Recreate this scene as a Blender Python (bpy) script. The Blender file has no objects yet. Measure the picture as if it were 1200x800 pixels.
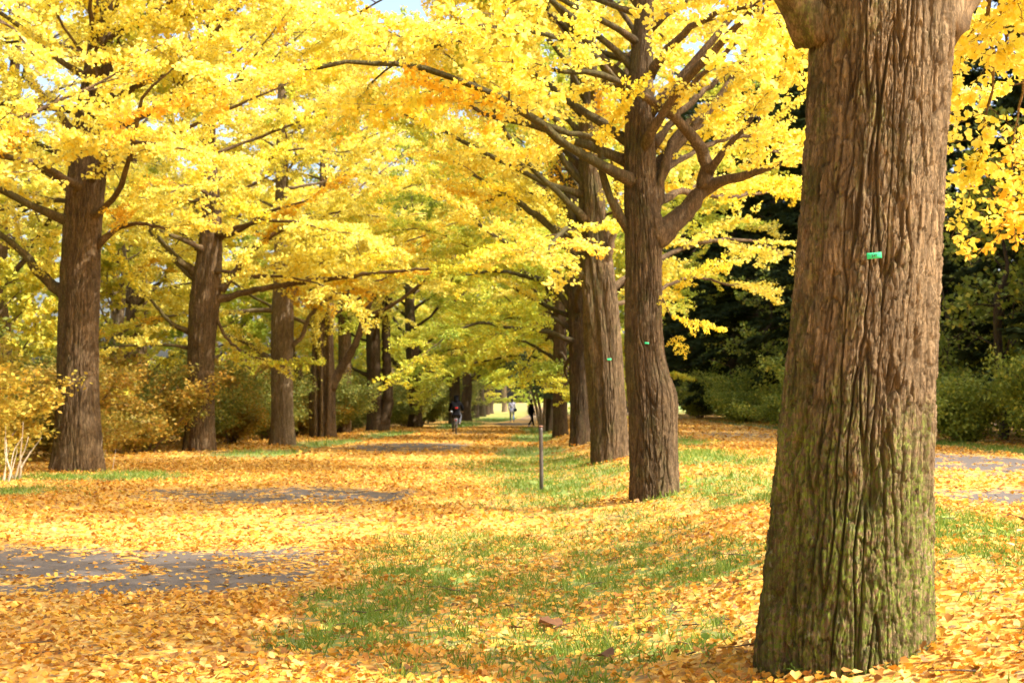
import bpy, math, random
import numpy as np
from mathutils import Vector, Matrix

S = bpy.context.scene
COL = S.collection
R_ = math.radians

# ------------------------------------------------------------------ camera, world, sun, exposure
FPX = 1500.0                      # focal length in photo pixels (1200 wide)
CAM_H = 1.5
PITCH = math.atan(70 / FPX)
cam_d = bpy.data.cameras.new("camera")
cam = bpy.data.objects.new("camera", cam_d)
COL.objects.link(cam)
cam.location = (0, 0, CAM_H)
cam.rotation_euler = (math.pi / 2 + PITCH, 0, 0)
cam_d.sensor_width = 36.0
cam_d.lens = 36.0 * FPX / 1200
cam_d.clip_start = 0.05
cam_d.clip_end = 3000
cam_d.dof.use_dof = True
cam_d.dof.focus_distance = 7.6
cam_d.dof.aperture_fstop = 4.5
S.camera = cam

SUN_EL, SUN_AZ = R_(48), R_(112)    # azimuth clockwise from +Y: the sun stands to the right, a little behind
w = bpy.data.worlds.new("World")
S.world = w
w.use_nodes = True
wn = w.node_tree
bg = wn.nodes["Background"]
sky = wn.nodes.new("ShaderNodeTexSky")
sky.sky_type = 'NISHITA'
sky.sun_disc = False
sky.sun_elevation = SUN_EL
sky.sun_rotation = SUN_AZ
sky.air_density = 1.0
sky.dust_density = 7.0
sky.ozone_density = 0.6
wn.links.new(sky.outputs[0], bg.inputs[0])
bg.inputs[1].default_value = 0.15
sd = bpy.data.lights.new("sun", 'SUN')
sd.energy = 2.6
sd.angle = R_(0.5)
sd.color = (1.0, 0.93, 0.82)
sun = bpy.data.objects.new("sun", sd)
COL.objects.link(sun)
sdir = Vector((math.sin(SUN_AZ) * math.cos(SUN_EL), math.cos(SUN_AZ) * math.cos(SUN_EL), math.sin(SUN_EL)))
sun.rotation_euler = sdir.to_track_quat('Z', 'Y').to_euler()
sun.location = (20, 0, 40)
S.view_settings.view_transform = 'Standard'
S.view_settings.look = 'None'
S.view_settings.exposure = 1.78
S.view_settings.gamma = 1.0
S.cycles.use_denoising = True
S.cycles.denoising_prefilter = 'ACCURATE'
S.cycles.max_bounces = 10
S.cycles.diffuse_bounces = 6
S.cycles.transmission_bounces = 8
S.cycles.glossy_bounces = 2
S.cycles.sample_clamp_indirect = 6.0
S.render.film_transparent = False

# ------------------------------------------------------------------ noise
_rng = np.random.RandomState(7)
_perm = _rng.permutation(512).astype(np.int64)
_perm = np.concatenate([_perm, _perm])
_g = _rng.normal(size=(512, 3)); _g /= np.linalg.norm(_g, axis=1)[:, None]

def pnoise(x, y, z):
    x, y, z = np.broadcast_arrays(np.asarray(x, float), np.asarray(y, float), np.asarray(z, float))
    xi, yi, zi = np.floor(x).astype(np.int64), np.floor(y).astype(np.int64), np.floor(z).astype(np.int64)
    xf, yf, zf = x - xi, y - yi, z - zi
    u, v, t = [a * a * a * (a * (a * 6 - 15) + 10) for a in (xf, yf, zf)]
    def grad(i, j, k):
        h = _perm[(_perm[(_perm[(xi + i) & 511] + yi + j) & 511] + zi + k) & 511]
        gg = _g[h]
        return gg[..., 0] * (xf - i) + gg[..., 1] * (yf - j) + gg[..., 2] * (zf - k)
    def lerp(a, b, q): return a + q * (b - a)
    return 1.5 * lerp(lerp(lerp(grad(0,0,0), grad(1,0,0), u), lerp(grad(0,1,0), grad(1,1,0), u), v),
                lerp(lerp(grad(0,0,1), grad(1,0,1), u), lerp(grad(0,1,1), grad(1,1,1), u), v), t)

def sstep(a, b, x):
    t = np.clip((np.asarray(x, float) - a) / (b - a), 0, 1)
    return t * t * (3 - 2 * t)

# ------------------------------------------------------------------ terrain functions
def row_x(y): return 1.55 + 0.014 * np.clip(y, 0, 70)          # line of the right hand trees
def ground_z(x, y):
    x = np.asarray(x, float); y = np.asarray(y, float)
    rx = row_x(y)
    z = 0.46 * sstep(rx - 1.5, rx + 1.5, x)
    bank = sstep(rx - 2.5, rx - 0.6, x) * (1 - sstep(rx + 2.0, rx + 2.8, x))
    z = z + 0.035 * bank * pnoise(x * 0.9, y * 0.9, 3.3)
    z = z + 0.05 * (1 - sstep(-9, -7.2, x)) * pnoise(x * 0.6, y * 0.6, 8.1)
    return z

def ray(px, py):
    u, v = (px - 600) / FPX, (400 - py) / FPX
    return np.array([u, math.cos(PITCH) - v * math.sin(PITCH), math.sin(PITCH) + v * math.cos(PITCH)])
def at(px, py, d):
    """world point on a photo ray at distance d along the avenue"""
    r = ray(px, py); return np.array([0, 0, CAM_H]) + r * (d / r[1])
def on_ground(px, py):
    r = ray(px, py); lo, hi = 1.0, 400.0
    for _ in range(50):
        m = (lo + hi) / 2; p = np.array([0, 0, CAM_H]) + r * (m / r[1])
        if p[2] > ground_z(p[0], p[1]): lo = m
        else: hi = m
    return p

# ------------------------------------------------------------------ object helpers
def mesh_np(name, V, F, mat=None, smooth=False):
    me = bpy.data.meshes.new(name)
    V = np.asarray(V, np.float32)
    if not isinstance(F, list): F = [F]
    F = [np.asarray(f, np.int32) for f in F if len(f)]
    nl = sum(f.size for f in F); npol = sum(len(f) for f in F)
    me.vertices.add(len(V)); me.vertices.foreach_set("co", V.ravel())
    me.loops.add(nl); me.loops.foreach_set("vertex_index", np.concatenate([f.ravel() for f in F]))
    me.polygons.add(npol)
    tot = np.concatenate([np.full(len(f), f.shape[1], np.int32) for f in F])
    st = np.concatenate([[0], np.cumsum(tot)[:-1]]).astype(np.int32)
    me.polygons.foreach_set("loop_start", st)
    me.polygons.foreach_set("loop_total", tot)
    if smooth: me.polygons.foreach_set("use_smooth", np.ones(npol, bool))
    me.update(calc_edges=True)
    if mat: me.materials.append(mat)
    return me

def obj(name, me, parent=None, loc=None):
    o = bpy.data.objects.new(name, me); COL.objects.link(o)
    if parent: o.parent = parent
    if loc is not None: o.location = tuple(loc)
    return o
def tag(o, label=None, cat=None, group=None, kind=None):
    if label: o["label"] = label
    if cat: o["category"] = cat
    if group: o["group"] = group
    if kind: o["kind"] = kind
    return o
def thing(name, label, cat, loc=(0,0,0), rz=0, group=None):
    o = bpy.data.objects.new(name, None); COL.objects.link(o)
    o.empty_display_size = 0.2
    o.location = tuple(loc); o.rotation_euler = (0, 0, rz)
    return tag(o, label, cat, group)
def dup(root, loc, rz=0, scale=1.0, label=None, group=None, mats=None):
    r = root.copy(); COL.objects.link(r)
    r.location = tuple(loc); r.rotation_euler = (0, 0, rz)
    r.scale = (scale,) * 3 if np.isscalar(scale) else tuple(scale)
    if label: r["label"] = label
    if group: r["group"] = group
    def rec(a, b):
        for ch in list(a.children):
            c = ch.copy(); COL.objects.link(c); c.parent = b
            c.matrix_parent_inverse = ch.matrix_parent_inverse.copy()
            if mats and ch.name.split('.')[0] in mats:
                c.material_slots[0].link = 'OBJECT'
                c.material_slots[0].material = mats[ch.name.split('.')[0]]
            rec(ch, c)
    rec(root, r)
    return r

def tube(pts, rad, n=6, cap=True):
    pts = np.asarray(pts, float); rad = np.asarray(rad, float); m = len(pts)
    T = np.gradient(pts, axis=0); T /= np.linalg.norm(T, axis=1)[:, None] + 1e-9
    ref = np.array([0, 0, 1.0]) if abs(T[0][2]) < 0.9 else np.array([1.0, 0, 0])
    N = np.cross(T, ref); N /= np.linalg.norm(N, axis=1)[:, None] + 1e-9
    B = np.cross(T, N)
    a = np.arange(n) * 2 * math.pi / n
    V = pts[:, None] + rad[:, None, None] * (np.cos(a)[None, :, None] * N[:, None] + np.sin(a)[None, :, None] * B[:, None])
    i = np.arange(m - 1)[:, None] * n; j = np.arange(n)[None]; k = (j + 1) % n
    F = np.stack([i + j, i + k, i + n + k, i + n + j], -1).reshape(-1, 4)
    V = V.reshape(-1, 3)
    T3 = np.zeros((0, 3), int)
    if cap:
        V = np.vstack([V, pts[:1], pts[-1:]])
        q = np.arange(n); q2 = (q + 1) % n
        T3 = np.vstack([np.stack([q2, q, np.full(n, m * n)], 1), np.stack([q + (m-1)*n, q2 + (m-1)*n, np.full(n, m * n + 1)], 1)])
    return V, F, T3
def join(parts):
    Vs, F4, F3, o = [], [], [], 0
    for V, F, T in parts:
        Vs.append(V); F4.append(F + o); F3.append(T + o); o += len(V)
    return np.vstack(Vs), [np.vstack(F4), np.vstack(F3)]
def tubes_mesh(name, lst, n, mat, cap=True):
    V, F = join([tube(p, r, n, cap) for p, r in lst])
    return mesh_np(name, V, F, mat, True)

def box(sx, sy, sz, c=(0,0,0), bev=0.0):
    """bevelled box as (V,F4,F3)"""
    x, y, z = sx/2, sy/2, sz/2
    b = bev
    prof = [(x-b, y), (x, y-b), (x, -y+b), (x-b, -y), (-x+b, -y), (-x, -y+b), (-x, y-b), (-x+b, y)] if b else [(x, y), (x, -y), (-x, -y), (-x, y)]
    n = len(prof)
    zs = [(-z, 1 - b/max(x, y) if b else 1), (-z + b, 1), (z - b, 1), (z, 1 - b/max(x, y) if b else 1)] if b else [(-z, 1), (z, 1)]
    V = np.array([(px*s, py*s, zz) for zz, s in zs for px, py in prof]) + np.array(c)
    F = [(i*n + j, i*n + (j+1) % n, (i+1)*n + (j+1) % n, (i+1)*n + j) for i in range(len(zs)-1) for j in range(n)]
    V = np.vstack([V, [c[0], c[1], c[2]-z], [c[0], c[1], c[2]+z]])
    k = len(zs)*n
    T = [((j+1) % n, j, k) for j in range(n)] + [((len(zs)-1)*n + j, (len(zs)-1)*n + (j+1) % n, k+1) for j in range(n)]
    return V, np.array(F), np.array(T)

# ------------------------------------------------------------------ materials
def new_mat(name):
    m = bpy.data.materials.new(name); m.use_nodes = True
    return m, m.node_tree, m.node_tree.nodes["Principled BSDF"]
def N(nt, typ, **kw):
    n = nt.nodes.new(typ)
    for k, v in kw.items(): setattr(n, k, v)
    return n
def ramp(nt, stops, interp='LINEAR'):
    r = nt.nodes.new("ShaderNodeValToRGB"); e = r.color_ramp.elements
    r.color_ramp.interpolation = interp
    while len(e) < len(stops): e.new(0.5)
    for el, (p, c) in zip(e, stops):
        el.position = p; el.color = (*c, 1) if len(c) == 3 else c
    return r
def mixc(nt, fac, a, b, mode='MIX'):
    m = N(nt, "ShaderNodeMix", data_type='RGBA', blend_type=mode)
    for sock, val in ((m.inputs[0], fac), (m.inputs[6], a), (m.inputs[7], b)):
        if isinstance(val, bpy.types.NodeSocket): nt.links.new(val, sock)
        elif isinstance(val, (int, float)): sock.default_value = val
        else: sock.default_value = (*val, 1)
    return m.outputs[2]
def math_(nt, op, a, b=0.0, c=None):
    m = N(nt, "ShaderNodeMath", operation=op)
    for i, v in enumerate((a, b) if c is None else (a, b, c)):
        if isinstance(v, bpy.types.NodeSocket): nt.links.new(v, m.inputs[i])
        else: m.inputs[i].default_value = v
    return m.outputs[0]
def noise(nt, vec, scale, detail=3, rough=0.55, sc=None):
    n = N(nt, "ShaderNodeTexNoise"); n.inputs["Scale"].default_value = scale
    n.inputs["Detail"].default_value = detail; n.inputs["Roughness"].default_value = rough
    if sc is not None:
        mp = N(nt, "ShaderNodeMapping"); mp.inputs["Scale"].default_value = sc
        nt.links.new(vec, mp.inputs[0]); vec = mp.outputs[0]
    nt.links.new(vec, n.inputs[0]); return n.outputs[0]
def objco(nt): return N(nt, "ShaderNodeTexCoord").outputs["Object"]
def geopos(nt): return N(nt, "ShaderNodeNewGeometry").outputs["Position"]
def plain(name, col, rough=0.6, metal=0.0, var=0.15, scale=8, bump=0.0):
    m, nt, p = new_mat(name)
    c = noise(nt, objco(nt), scale, 4)
    lo = tuple(x * (1 - var) for x in col); hi = tuple(min(1, x * (1 + var)) for x in col)
    r = ramp(nt, [(0.3, lo), (0.7, hi)]); nt.links.new(c, r.inputs[0])
    nt.links.new(r.outputs[0], p.inputs["Base Color"])
    p.inputs["Roughness"].default_value = rough; p.inputs["Metallic"].default_value = metal
    if bump:
        b = N(nt, "ShaderNodeBump"); b.inputs["Strength"].default_value = bump; b.inputs["Distance"].default_value = 0.01
        nt.links.new(noise(nt, objco(nt), scale * 6, 3), b.inputs["Height"]); nt.links.new(b.outputs[0], p.inputs["Normal"])
    return m

def leaf_mat(name, stops, tint=None, tint_amt=0.5, tint_scale=0.5, trans=0.45, rough=0.55, spec=0.3):
    """leaf: colour drawn per leaf, clumps shifted to another tint, light passes through"""
    m, nt, p = new_mat(name)
    isl = N(nt, "ShaderNodeNewGeometry").outputs["Random Per Island"]
    orn = N(nt, "ShaderNodeObjectInfo").outputs["Random"]
    f = math_(nt, 'FRACT', math_(nt, 'ADD', isl, orn))
    r = ramp(nt, stops); nt.links.new(f, r.inputs[0])
    c = r.outputs[0]
    if tint:
        k = noise(nt, geopos(nt), tint_scale, 2)
        kr = ramp(nt, [(0.45, (0, 0, 0)), (0.68, (1, 1, 1))]); nt.links.new(k, kr.inputs[0])
        c = mixc(nt, math_(nt, 'MULTIPLY', kr.outputs[0], tint_amt), c, tint)
    nt.links.new(c, p.inputs["Base Color"])
    p.inputs["Roughness"].default_value = rough
    p.inputs["Specular IOR Level"].default_value = spec
    t = N(nt, "ShaderNodeBsdfTranslucent"); nt.links.new(c, t.inputs[0])
    mx = N(nt, "ShaderNodeMixShader"); mx.inputs[0].default_value = trans
    nt.links.new(p.outputs[0], mx.inputs[1]); nt.links.new(t.outputs[0], mx.inputs[2])
    nt.links.new(mx.outputs[0], nt.nodes["Material Output"].inputs[0])
    return m

Y1 = [(0.0, (0.84, 0.66, 0.07)), (0.3, (0.87, 0.76, 0.12)), (0.6, (0.88, 0.81, 0.19)), (0.85, (0.80, 0.79, 0.25)), (1.0, (0.85, 0.65, 0.07))]
M_leaf_gold = leaf_mat("ginkgo_leaf_gold", Y1, (0.78, 0.74, 0.10), 0.55, 0.35)
M_leaf_amber = leaf_mat("ginkgo_leaf_amber", [(0, (0.82, 0.50, 0.03)), (0.5, (0.85, 0.60, 0.05)), (0.93, (0.74, 0.46, 0.05)), (1, (0.45, 0.26, 0.05))], (0.85, 0.68, 0.07), 0.5, 0.5)
M_leaf_lemon = leaf_mat("ginkgo_leaf_lemon", [(0, (0.84, 0.62, 0.04)), (0.5, (0.86, 0.72, 0.07)), (1, (0.70, 0.66, 0.08))], (0.55, 0.60, 0.06), 0.5, 0.4)
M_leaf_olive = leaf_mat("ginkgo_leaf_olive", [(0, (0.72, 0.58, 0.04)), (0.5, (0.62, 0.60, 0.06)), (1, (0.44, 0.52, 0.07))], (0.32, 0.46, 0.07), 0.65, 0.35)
M_leaf_lime = leaf_mat("leaf_lime", [(0, (0.50, 0.54, 0.05)), (0.5, (0.66, 0.62, 0.06)), (1, (0.34, 0.46, 0.06))], (0.24, 0.40, 0.07), 0.7, 0.3)
M_leaf_yellowtree = leaf_mat("leaf_yellow_background", [(0, (0.78, 0.62, 0.06)), (0.5, (0.70, 0.62, 0.08)), (1, (0.55, 0.55, 0.08))], (0.40, 0.50, 0.08), 0.6, 0.25)
M_leaf_green = leaf_mat("leaf_wood_green", [(0, (0.14, 0.20, 0.025)), (0.55, (0.24, 0.30, 0.04)), (0.88, (0.40, 0.42, 0.06)), (1, (0.68, 0.56, 0.08))], (0.34, 0.37, 0.05), 0.6, 0.5, trans=0.35)
M_leaf_conifer = leaf_mat("conifer_needles", [(0, (0.026, 0.040, 0.012)), (1, (0.044, 0.060, 0.016))], (0.06, 0.07, 0.018), 0.5, 0.4, trans=0.15, rough=0.8, spec=0.08)
M_leaf_hedge = leaf_mat("leaf_hedge_autumn", [(0, (0.30, 0.17, 0.03)), (0.4, (0.46, 0.30, 0.04)), (0.75, (0.24, 0.23, 0.04)), (1, (0.52, 0.26, 0.03))], (0.19, 0.21, 0.04), 0.7, 0.7)
M_leaf_hedge_gold = leaf_mat("leaf_hedge_gold", [(0, (0.55, 0.32, 0.04)), (0.5, (0.60, 0.44, 0.06)), (1, (0.36, 0.31, 0.05))], (0.40, 0.36, 0.05), 0.6, 0.7)
M_leaf_hedge_green = leaf_mat("leaf_hedge_green", [(0, (0.16, 0.20, 0.04)), (0.6, (0.26, 0.27, 0.05)), (1, (0.45, 0.36, 0.06))], (0.14, 0.19, 0.04), 0.6, 0.6)
M_fallen = leaf_mat("fallen_leaf", [(0, (0.50, 0.22, 0.022)), (0.25, (0.57, 0.30, 0.03)), (0.5, (0.61, 0.37, 0.05)), (0.72, (0.66, 0.47, 0.14)), (0.86, (0.38, 0.17, 0.03)), (1, (0.20, 0.10, 0.035))], (0.52, 0.21, 0.022), 0.45, 0.9, trans=0.25, rough=0.6)
M_brown_leaf = leaf_mat("brown_leaf", [(0, (0.13, 0.06, 0.028)), (1, (0.19, 0.09, 0.04))], trans=0.1)
M_grass = leaf_mat("grass_blade", [(0, (0.11, 0.19, 0.022)), (0.5, (0.17, 0.26, 0.03)), (0.9, (0.28, 0.32, 0.045)), (1, (0.44, 0.37, 0.08))], (0.20, 0.29, 0.035), 0.5, 1.2, trans=0.35)
M_weed = leaf_mat("weed_leaf", [(0, (0.20, 0.36, 0.04)), (1, (0.32, 0.46, 0.06))], trans=0.4)
M_pale_leaf = leaf_mat("pale_dry_leaf", [(0, (0.72, 0.56, 0.30)), (1, (0.80, 0.66, 0.36))], trans=0.35)

def bark_mat(name, a, b, moss=0.0, moss_low=0.0, grey=0.3, moss_col=(0.11, 0.15, 0.025), lichen=0.0):
    m, nt, p = new_mat(name)
    co = objco(nt)
    n1 = noise(nt, co, 15, 7, 0.72, (1, 1, 0.22))
    r = ramp(nt, [(0.3, a), (0.7, b)]); nt.links.new(n1, r.inputs[0])
    c = r.outputs[0]
    nb = noise(nt, co, 2.2, 4, 0.6, (1, 1, 0.5))
    rb = ramp(nt, [(0.35, (0.62, 0.62, 0.60)), (0.65, (1.15, 1.15, 1.12))]); nt.links.new(nb, rb.inputs[0])
    c = mixc(nt, 1.0, c, rb.outputs[0], 'MULTIPLY')
    n2 = noise(nt, co, 30, 4, 0.65, (1, 1, 0.4))
    r2 = ramp(nt, [(0.45, (0, 0, 0)), (0.75, (1, 1, 1))]); nt.links.new(n2, r2.inputs[0])
    c = mixc(nt, math_(nt, 'MULTIPLY', r2.outputs[0], grey), c, (0.33, 0.225, 0.125))
    if moss:
        sep = N(nt, "ShaderNodeSeparateXYZ"); nt.links.new(co, sep.inputs[0])
        n3 = noise(nt, co, 5.0, 8, 0.76, (1, 1, 0.5))
        low = math_(nt, 'MULTIPLY', math_(nt, 'SUBTRACT', 1.6, sep.outputs[2]), moss_low)
        low = math_(nt, 'MAXIMUM', low, 0.0)
        west = math_(nt, 'MULTIPLY', sep.outputs[0], -0.20)       # more moss on the side away from the sun
        k = math_(nt, 'ADD', math_(nt, 'ADD', n3, low), west)
        r3 = ramp(nt, [(0.52, (0, 0, 0)), (0.70, (1, 1, 1))]); nt.links.new(k, r3.inputs[0])
        nfine = noise(nt, co, 42, 3, 0.6)
        r4 = ramp(nt, [(0.38, (0, 0, 0)), (0.58, (1, 1, 1))]); nt.links.new(nfine, r4.inputs[0])
        f = math_(nt, 'MULTIPLY', math_(nt, 'MULTIPLY', r3.outputs[0], r4.outputs[0]), moss)
        hue = ramp(nt, [(0.35, moss_col), (0.7, tuple(x * 1.9 for x in moss_col))]); nt.links.new(noise(nt, co, 9, 3), hue.inputs[0])
        c = mixc(nt, f, c, hue.outputs[0])
        nd = noise(nt, co, 4.5, 5, 0.7, (1, 1, 0.45))
        kd = math_(nt, 'ADD', nd, math_(nt, 'MULTIPLY', sep.outputs[0], -0.22))
        rd = ramp(nt, [(0.53, (0, 0, 0)), (0.64, (1, 1, 1))]); nt.links.new(kd, rd.inputs[0])
        c = mixc(nt, math_(nt, 'MULTIPLY', rd.outputs[0], 0.75 * moss), c, (0.055, 0.070, 0.012))
        if lichen:
            nl = noise(nt, co, 14, 4, 0.7)
            r5 = ramp(nt, [(0.60, (0, 0, 0)), (0.66, (1, 1, 1))]); nt.links.new(nl, r5.inputs[0])
            c = mixc(nt, math_(nt, 'MULTIPLY', math_(nt, 'MULTIPLY', r5.outputs[0], low), lichen), c, (0.42, 0.44, 0.36))
    nv = noise(nt, co, 30, 6, 0.7, (1, 1, 0.11))
    rv = ramp(nt, [(0.42, (0, 0, 0)), (0.48, (1, 1, 1)), (0.52, (1, 1, 1)), (0.58, (0, 0, 0))]); nt.links.new(nv, rv.inputs[0])
    c = mixc(nt, math_(nt, 'MULTIPLY', rv.outputs[0], 0.62), c, tuple(x * 0.3 for x in a))
    nt.links.new(c, p.inputs["Base Color"])
    p.inputs["Roughness"].default_value = 0.85
    p.inputs["Specular IOR Level"].default_value = 0.2
    b_ = N(nt, "ShaderNodeBump"); b_.inputs["Strength"].default_value = 1.0; b_.inputs["Distance"].default_value = 0.03
    nt.links.new(math_(nt, 'ADD', noise(nt, co, 34, 8, 0.8, (1, 1, 0.22)), math_(nt, 'MULTIPLY', noise(nt, co, 95, 5, 0.75, (1, 1, 0.6)), 0.6)), b_.inputs["Height"]); nt.links.new(b_.outputs[0], p.inputs["Normal"])
    return m
M_bark_near = bark_mat("bark_mossy", (0.215, 0.138, 0.066), (0.50, 0.355, 0.200), 0.95, 0.30, 0.4, (0.150, 0.205, 0.022), 0.9)
M_bark_right = bark_mat("bark_brown", (0.10, 0.063, 0.031), (0.26, 0.175, 0.095), 0.6, 0.02, 0.25, (0.05, 0.06, 0.014))
M_bark_left = bark_mat("bark_warm", (0.105, 0.064, 0.030), (0.27, 0.175, 0.092), 0.35, 0.0, 0.2)
M_bark_grey = bark_mat("bark_grey", (0.24, 0.17, 0.10), (0.42, 0.31, 0.20), 0.3, 0.0, 0.4)
M_bark_shade = bark_mat("bark_shaded", (0.065, 0.042, 0.022), (0.14, 0.088, 0.045), 0.5, 0.02, 0.2, (0.04, 0.05, 0.012))  # darker bark copy: shade of the avenue tunnel put into the colour
M_bark_dark = bark_mat("bark_dark", (0.08, 0.055, 0.035), (0.14, 0.10, 0.065), 0.4, 0.0, 0.1)
M_twig = bark_mat("twig_bark", (0.17, 0.11, 0.07), (0.27, 0.18, 0.12), 0, 0, 0.35)
M_white_stem = plain("pale_stem", (0.42, 0.34, 0.24), 0.7, 0, 0.2, 20)

# ------------------------------------------------------------------ ground cover map (world space)
def path_edges(y):
    y = np.asarray(y, float)
    l = np.interp(y, [0, 10, 42, 58, 83, 110, 160], [-6.4, -6.3, -6.0, -4.6, -1.4, 0.6, 3.0])
    r = np.interp(y, [0, 10, 42, 58, 83, 110, 160], [-1.7, -1.65, -1.5, -0.4, 1.2, 2.8, 5.2])
    return l, r
def path2_edges(y):
    y = np.asarray(y, float)
    l = np.interp(y, [-20, 12, 31, 60, 100, 160], [4.2, 4.5, 5.3, 6.2, 8.5, 12])
    r = np.interp(y, [-20, 12, 31, 60, 100, 160], [8.6, 9.0, 9.2, 9.6, 11.8, 15.5])
    return l, r
# (x, y, rx, ry, strength): bare asphalt; grass patches
BARE = [(-5.0, 12.6, 1.6, .9, .7), (-2.4, 12.4, .9, .9, .7), (-1.9, 21, .9, .9, .8), (-4.8, 9.6, 1.4, .5, .35), (7.2, 17.5, 1.6, 1.4, .6), (-3.9, 11.4, 2.8, 1.8, 1.12), (-5.6, 11.2, 1.6, 1.7, 1.12), (-3.4, 20.4, 2.5, 2.0, 1.12), (-5.2, 21.3, 1.3, 1.0, 0.8), (-2.3, 16.0, 0.8, .8, 0.4), (-3.3, 42, 2.3, 4.2, 1.35), (-2.3, 44, 1.2, 3, .8),
        (-1.8, 60, 2.0, 4.0, 0.7), (0.2, 84, 1.6, 5.0, 1.4), (7.8, 22, 2.2, 4.0, 1.4), (5.9, 13.5, 1.6, 1.8, 1.3), (7.4, 27, 1.4, 2, .8), (6.8, 40, 1.6, 4, 0.7), (8, 32, 1, 1.5, .5)]
GRASS = [(-1.3, 9.6, .5, 1.2, .7), (0.2, 9.4, .9, 1.0, .6), (0.9, 7.6, .5, .6, .6), (1.2, 12.6, .7, 1.0, .6), (-1.0, 12.0, .6, 1.2, .6), (1.0, 14.8, .8, 1.6, .5), (0.5, 18.6, 1.0, 1.6, .6), (1.6, 24, .8, 2.5, .6), (2.9, 16, .9, 3, .8), (-1.0, 30, .8, 2, .4), (5, 18, .5, 3, .5), (3.4, 6.8, .8, 1, .5), (4.2, 9.5, .6, 1.2, .8),
         (-1.0, 8.6, 0.7, 1.0, 0.9), (-0.75, 10.6, 0.8, 1.5, 0.75), (0.1, 8.0, 0.6, 0.7, 0.7), (0.9, 10.5, 1.0, 1.4, 0.75), (1.5, 9.7, 0.8, 0.9, 0.8), (-0.4, 13.2, 1.0, 1.4, 0.6), (0.5, 7.0, 0.4, 0.5, .55), (-0.5, 7.2, .4, .4, .55), (.8, 8.2, .5, .6, .5), (-.2, 6.3, .5, .3, .4),
         (0.55, 22.5, 0.9, 3.0, 0.9), (0.0, 28, 0.9, 3.0, 0.7), (1.2, 19.5, .6, 1.5, .7), (0.4, 38, 1.1, 4.0, 1.0), (0.9, 52, 1.2, 6.0, 1.0), (0.2, 32, 1.0, 1.5, .6), (1.2, 30, .6, 6, .6), (1.4, 66, 1.0, 8, 1.0),
         (-8.2, 25.5, 1.8, 1.6, 0.9), (-9.5, 21.5, 2.2, 1.4, 0.85), (-7.2, 37, 1.6, 3.0, 1.0), (-6.4, 46, 1.4, 5.0, 0.9), (-5.4, 58, 1.2, 7, 0.9), (-3.2, 80, 1.5, 14, 1.0), (-1.2, 105, 1.5, 14, 1.0),
         (3.6, 11.0, 0.9, 1.8, 0.95), (3.0, 9.0, .7, .9, .7), (3.6, 24, 1.0, 3.5, 0.9), (4.0, 34, 1.0, 5, 0.85), (10.4, 40, 0.8, 16, 1.0), (10.6, 22, .9, 8, 1), (9.8, 60, .7, 16, .9)]
def zone(lst, x, y):
    o = np.zeros(np.shape(x))
    for cx, cy, rx, ry, s in lst:
        d = ((x - cx) / rx) ** 2 + ((y - cy) / ry) ** 2
        o = np.maximum(o, s * (1 - sstep(0.1, 1.6, d)))
    return o
def on_paths(x, y):
    l, r = path_edges(y); l2, r2 = path2_edges(y)
    a = sstep(l - 0.15, l + 0.15, x) * (1 - sstep(r - 0.15, r + 0.15, x))
    b = sstep(l2 - 0.15, l2 + 0.15, x) * (1 - sstep(r2 - 0.15, r2 + 0.15, x))
    return np.maximum(a, b)
def cover(x, y):
    """0..1 share of the ground hidden by fallen leaves, and 0..1 grass strength"""
    x = np.asarray(x, float); y = np.asarray(y, float)
    n = pnoise(x * 0.55, y * 0.55, 1.7); n2 = pnoise(x * 1.9, y * 1.9, 5.2)
    wx = x + 0.5 * pnoise(x * 0.8, y * 0.8, 11.0); wy = y + 0.9 * pnoise(x * 0.7, y * 0.7, 21.0)
    pth = on_paths(x, y)
    bare = zone(BARE, wx, wy) * pth
    gr = zone(GRASS, wx, wy) * (1 - pth) * (0.95 + 0.05 * sstep(14, 22, y))
    far = sstep(90, 115, y)
    lv = 0.93 + 0.12 * n + 0.10 * n2
    lv = lv - 0.72 * bare * np.clip(0.92 + 1.1 * n2 + 0.5 * n + 0.9 * pnoise(x * 4.5, y * 2.2, 31.0), 0.05, 1)
    g = np.clip(gr * (1.0 + 0.7 * n2 + 0.4 * n) + 0.10 * (1 - pth) * sstep(0.0, 0.5, n2), 0, 1)
    lv = lv - (0.66 + 0.26 * sstep(14, 24, y)) * g - 0.5 * far
    # far outside the avenue the leaf fall thins out
    lv = lv * (1 - 0.7 * sstep(16, 28, np.abs(x)))
    return np.clip(lv, 0.15, 1), np.clip(g + far * (1 - pth), 0, 1)

def grid_mesh(name, xs, ys, zoff=0.0, mat=None, warp=None):
    X, Y = np.meshgrid(xs, ys)
    if warp: X, Y = warp(X, Y)
    Z = ground_z(X, Y) + zoff
    V = np.stack([X, Y, Z], -1).reshape(-1, 3)
    ny, nx = X.shape
    i = np.arange(ny - 1)[:, None] * nx + np.arange(nx - 1)[None]
    F = np.stack([i, i + 1, i + nx + 1, i + nx], -1).reshape(-1, 4)
    me = mesh_np(name, V, F, mat, True)
    lv, g = cover(V[:, 0], V[:, 1])
    for nm, arr in (("leaf_cover", lv), ("grass_cover", g)):
        a = me.attributes.new(nm, 'FLOAT', 'POINT'); a.data.foreach_set("value", arr.astype(np.float32))
    return me

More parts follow.
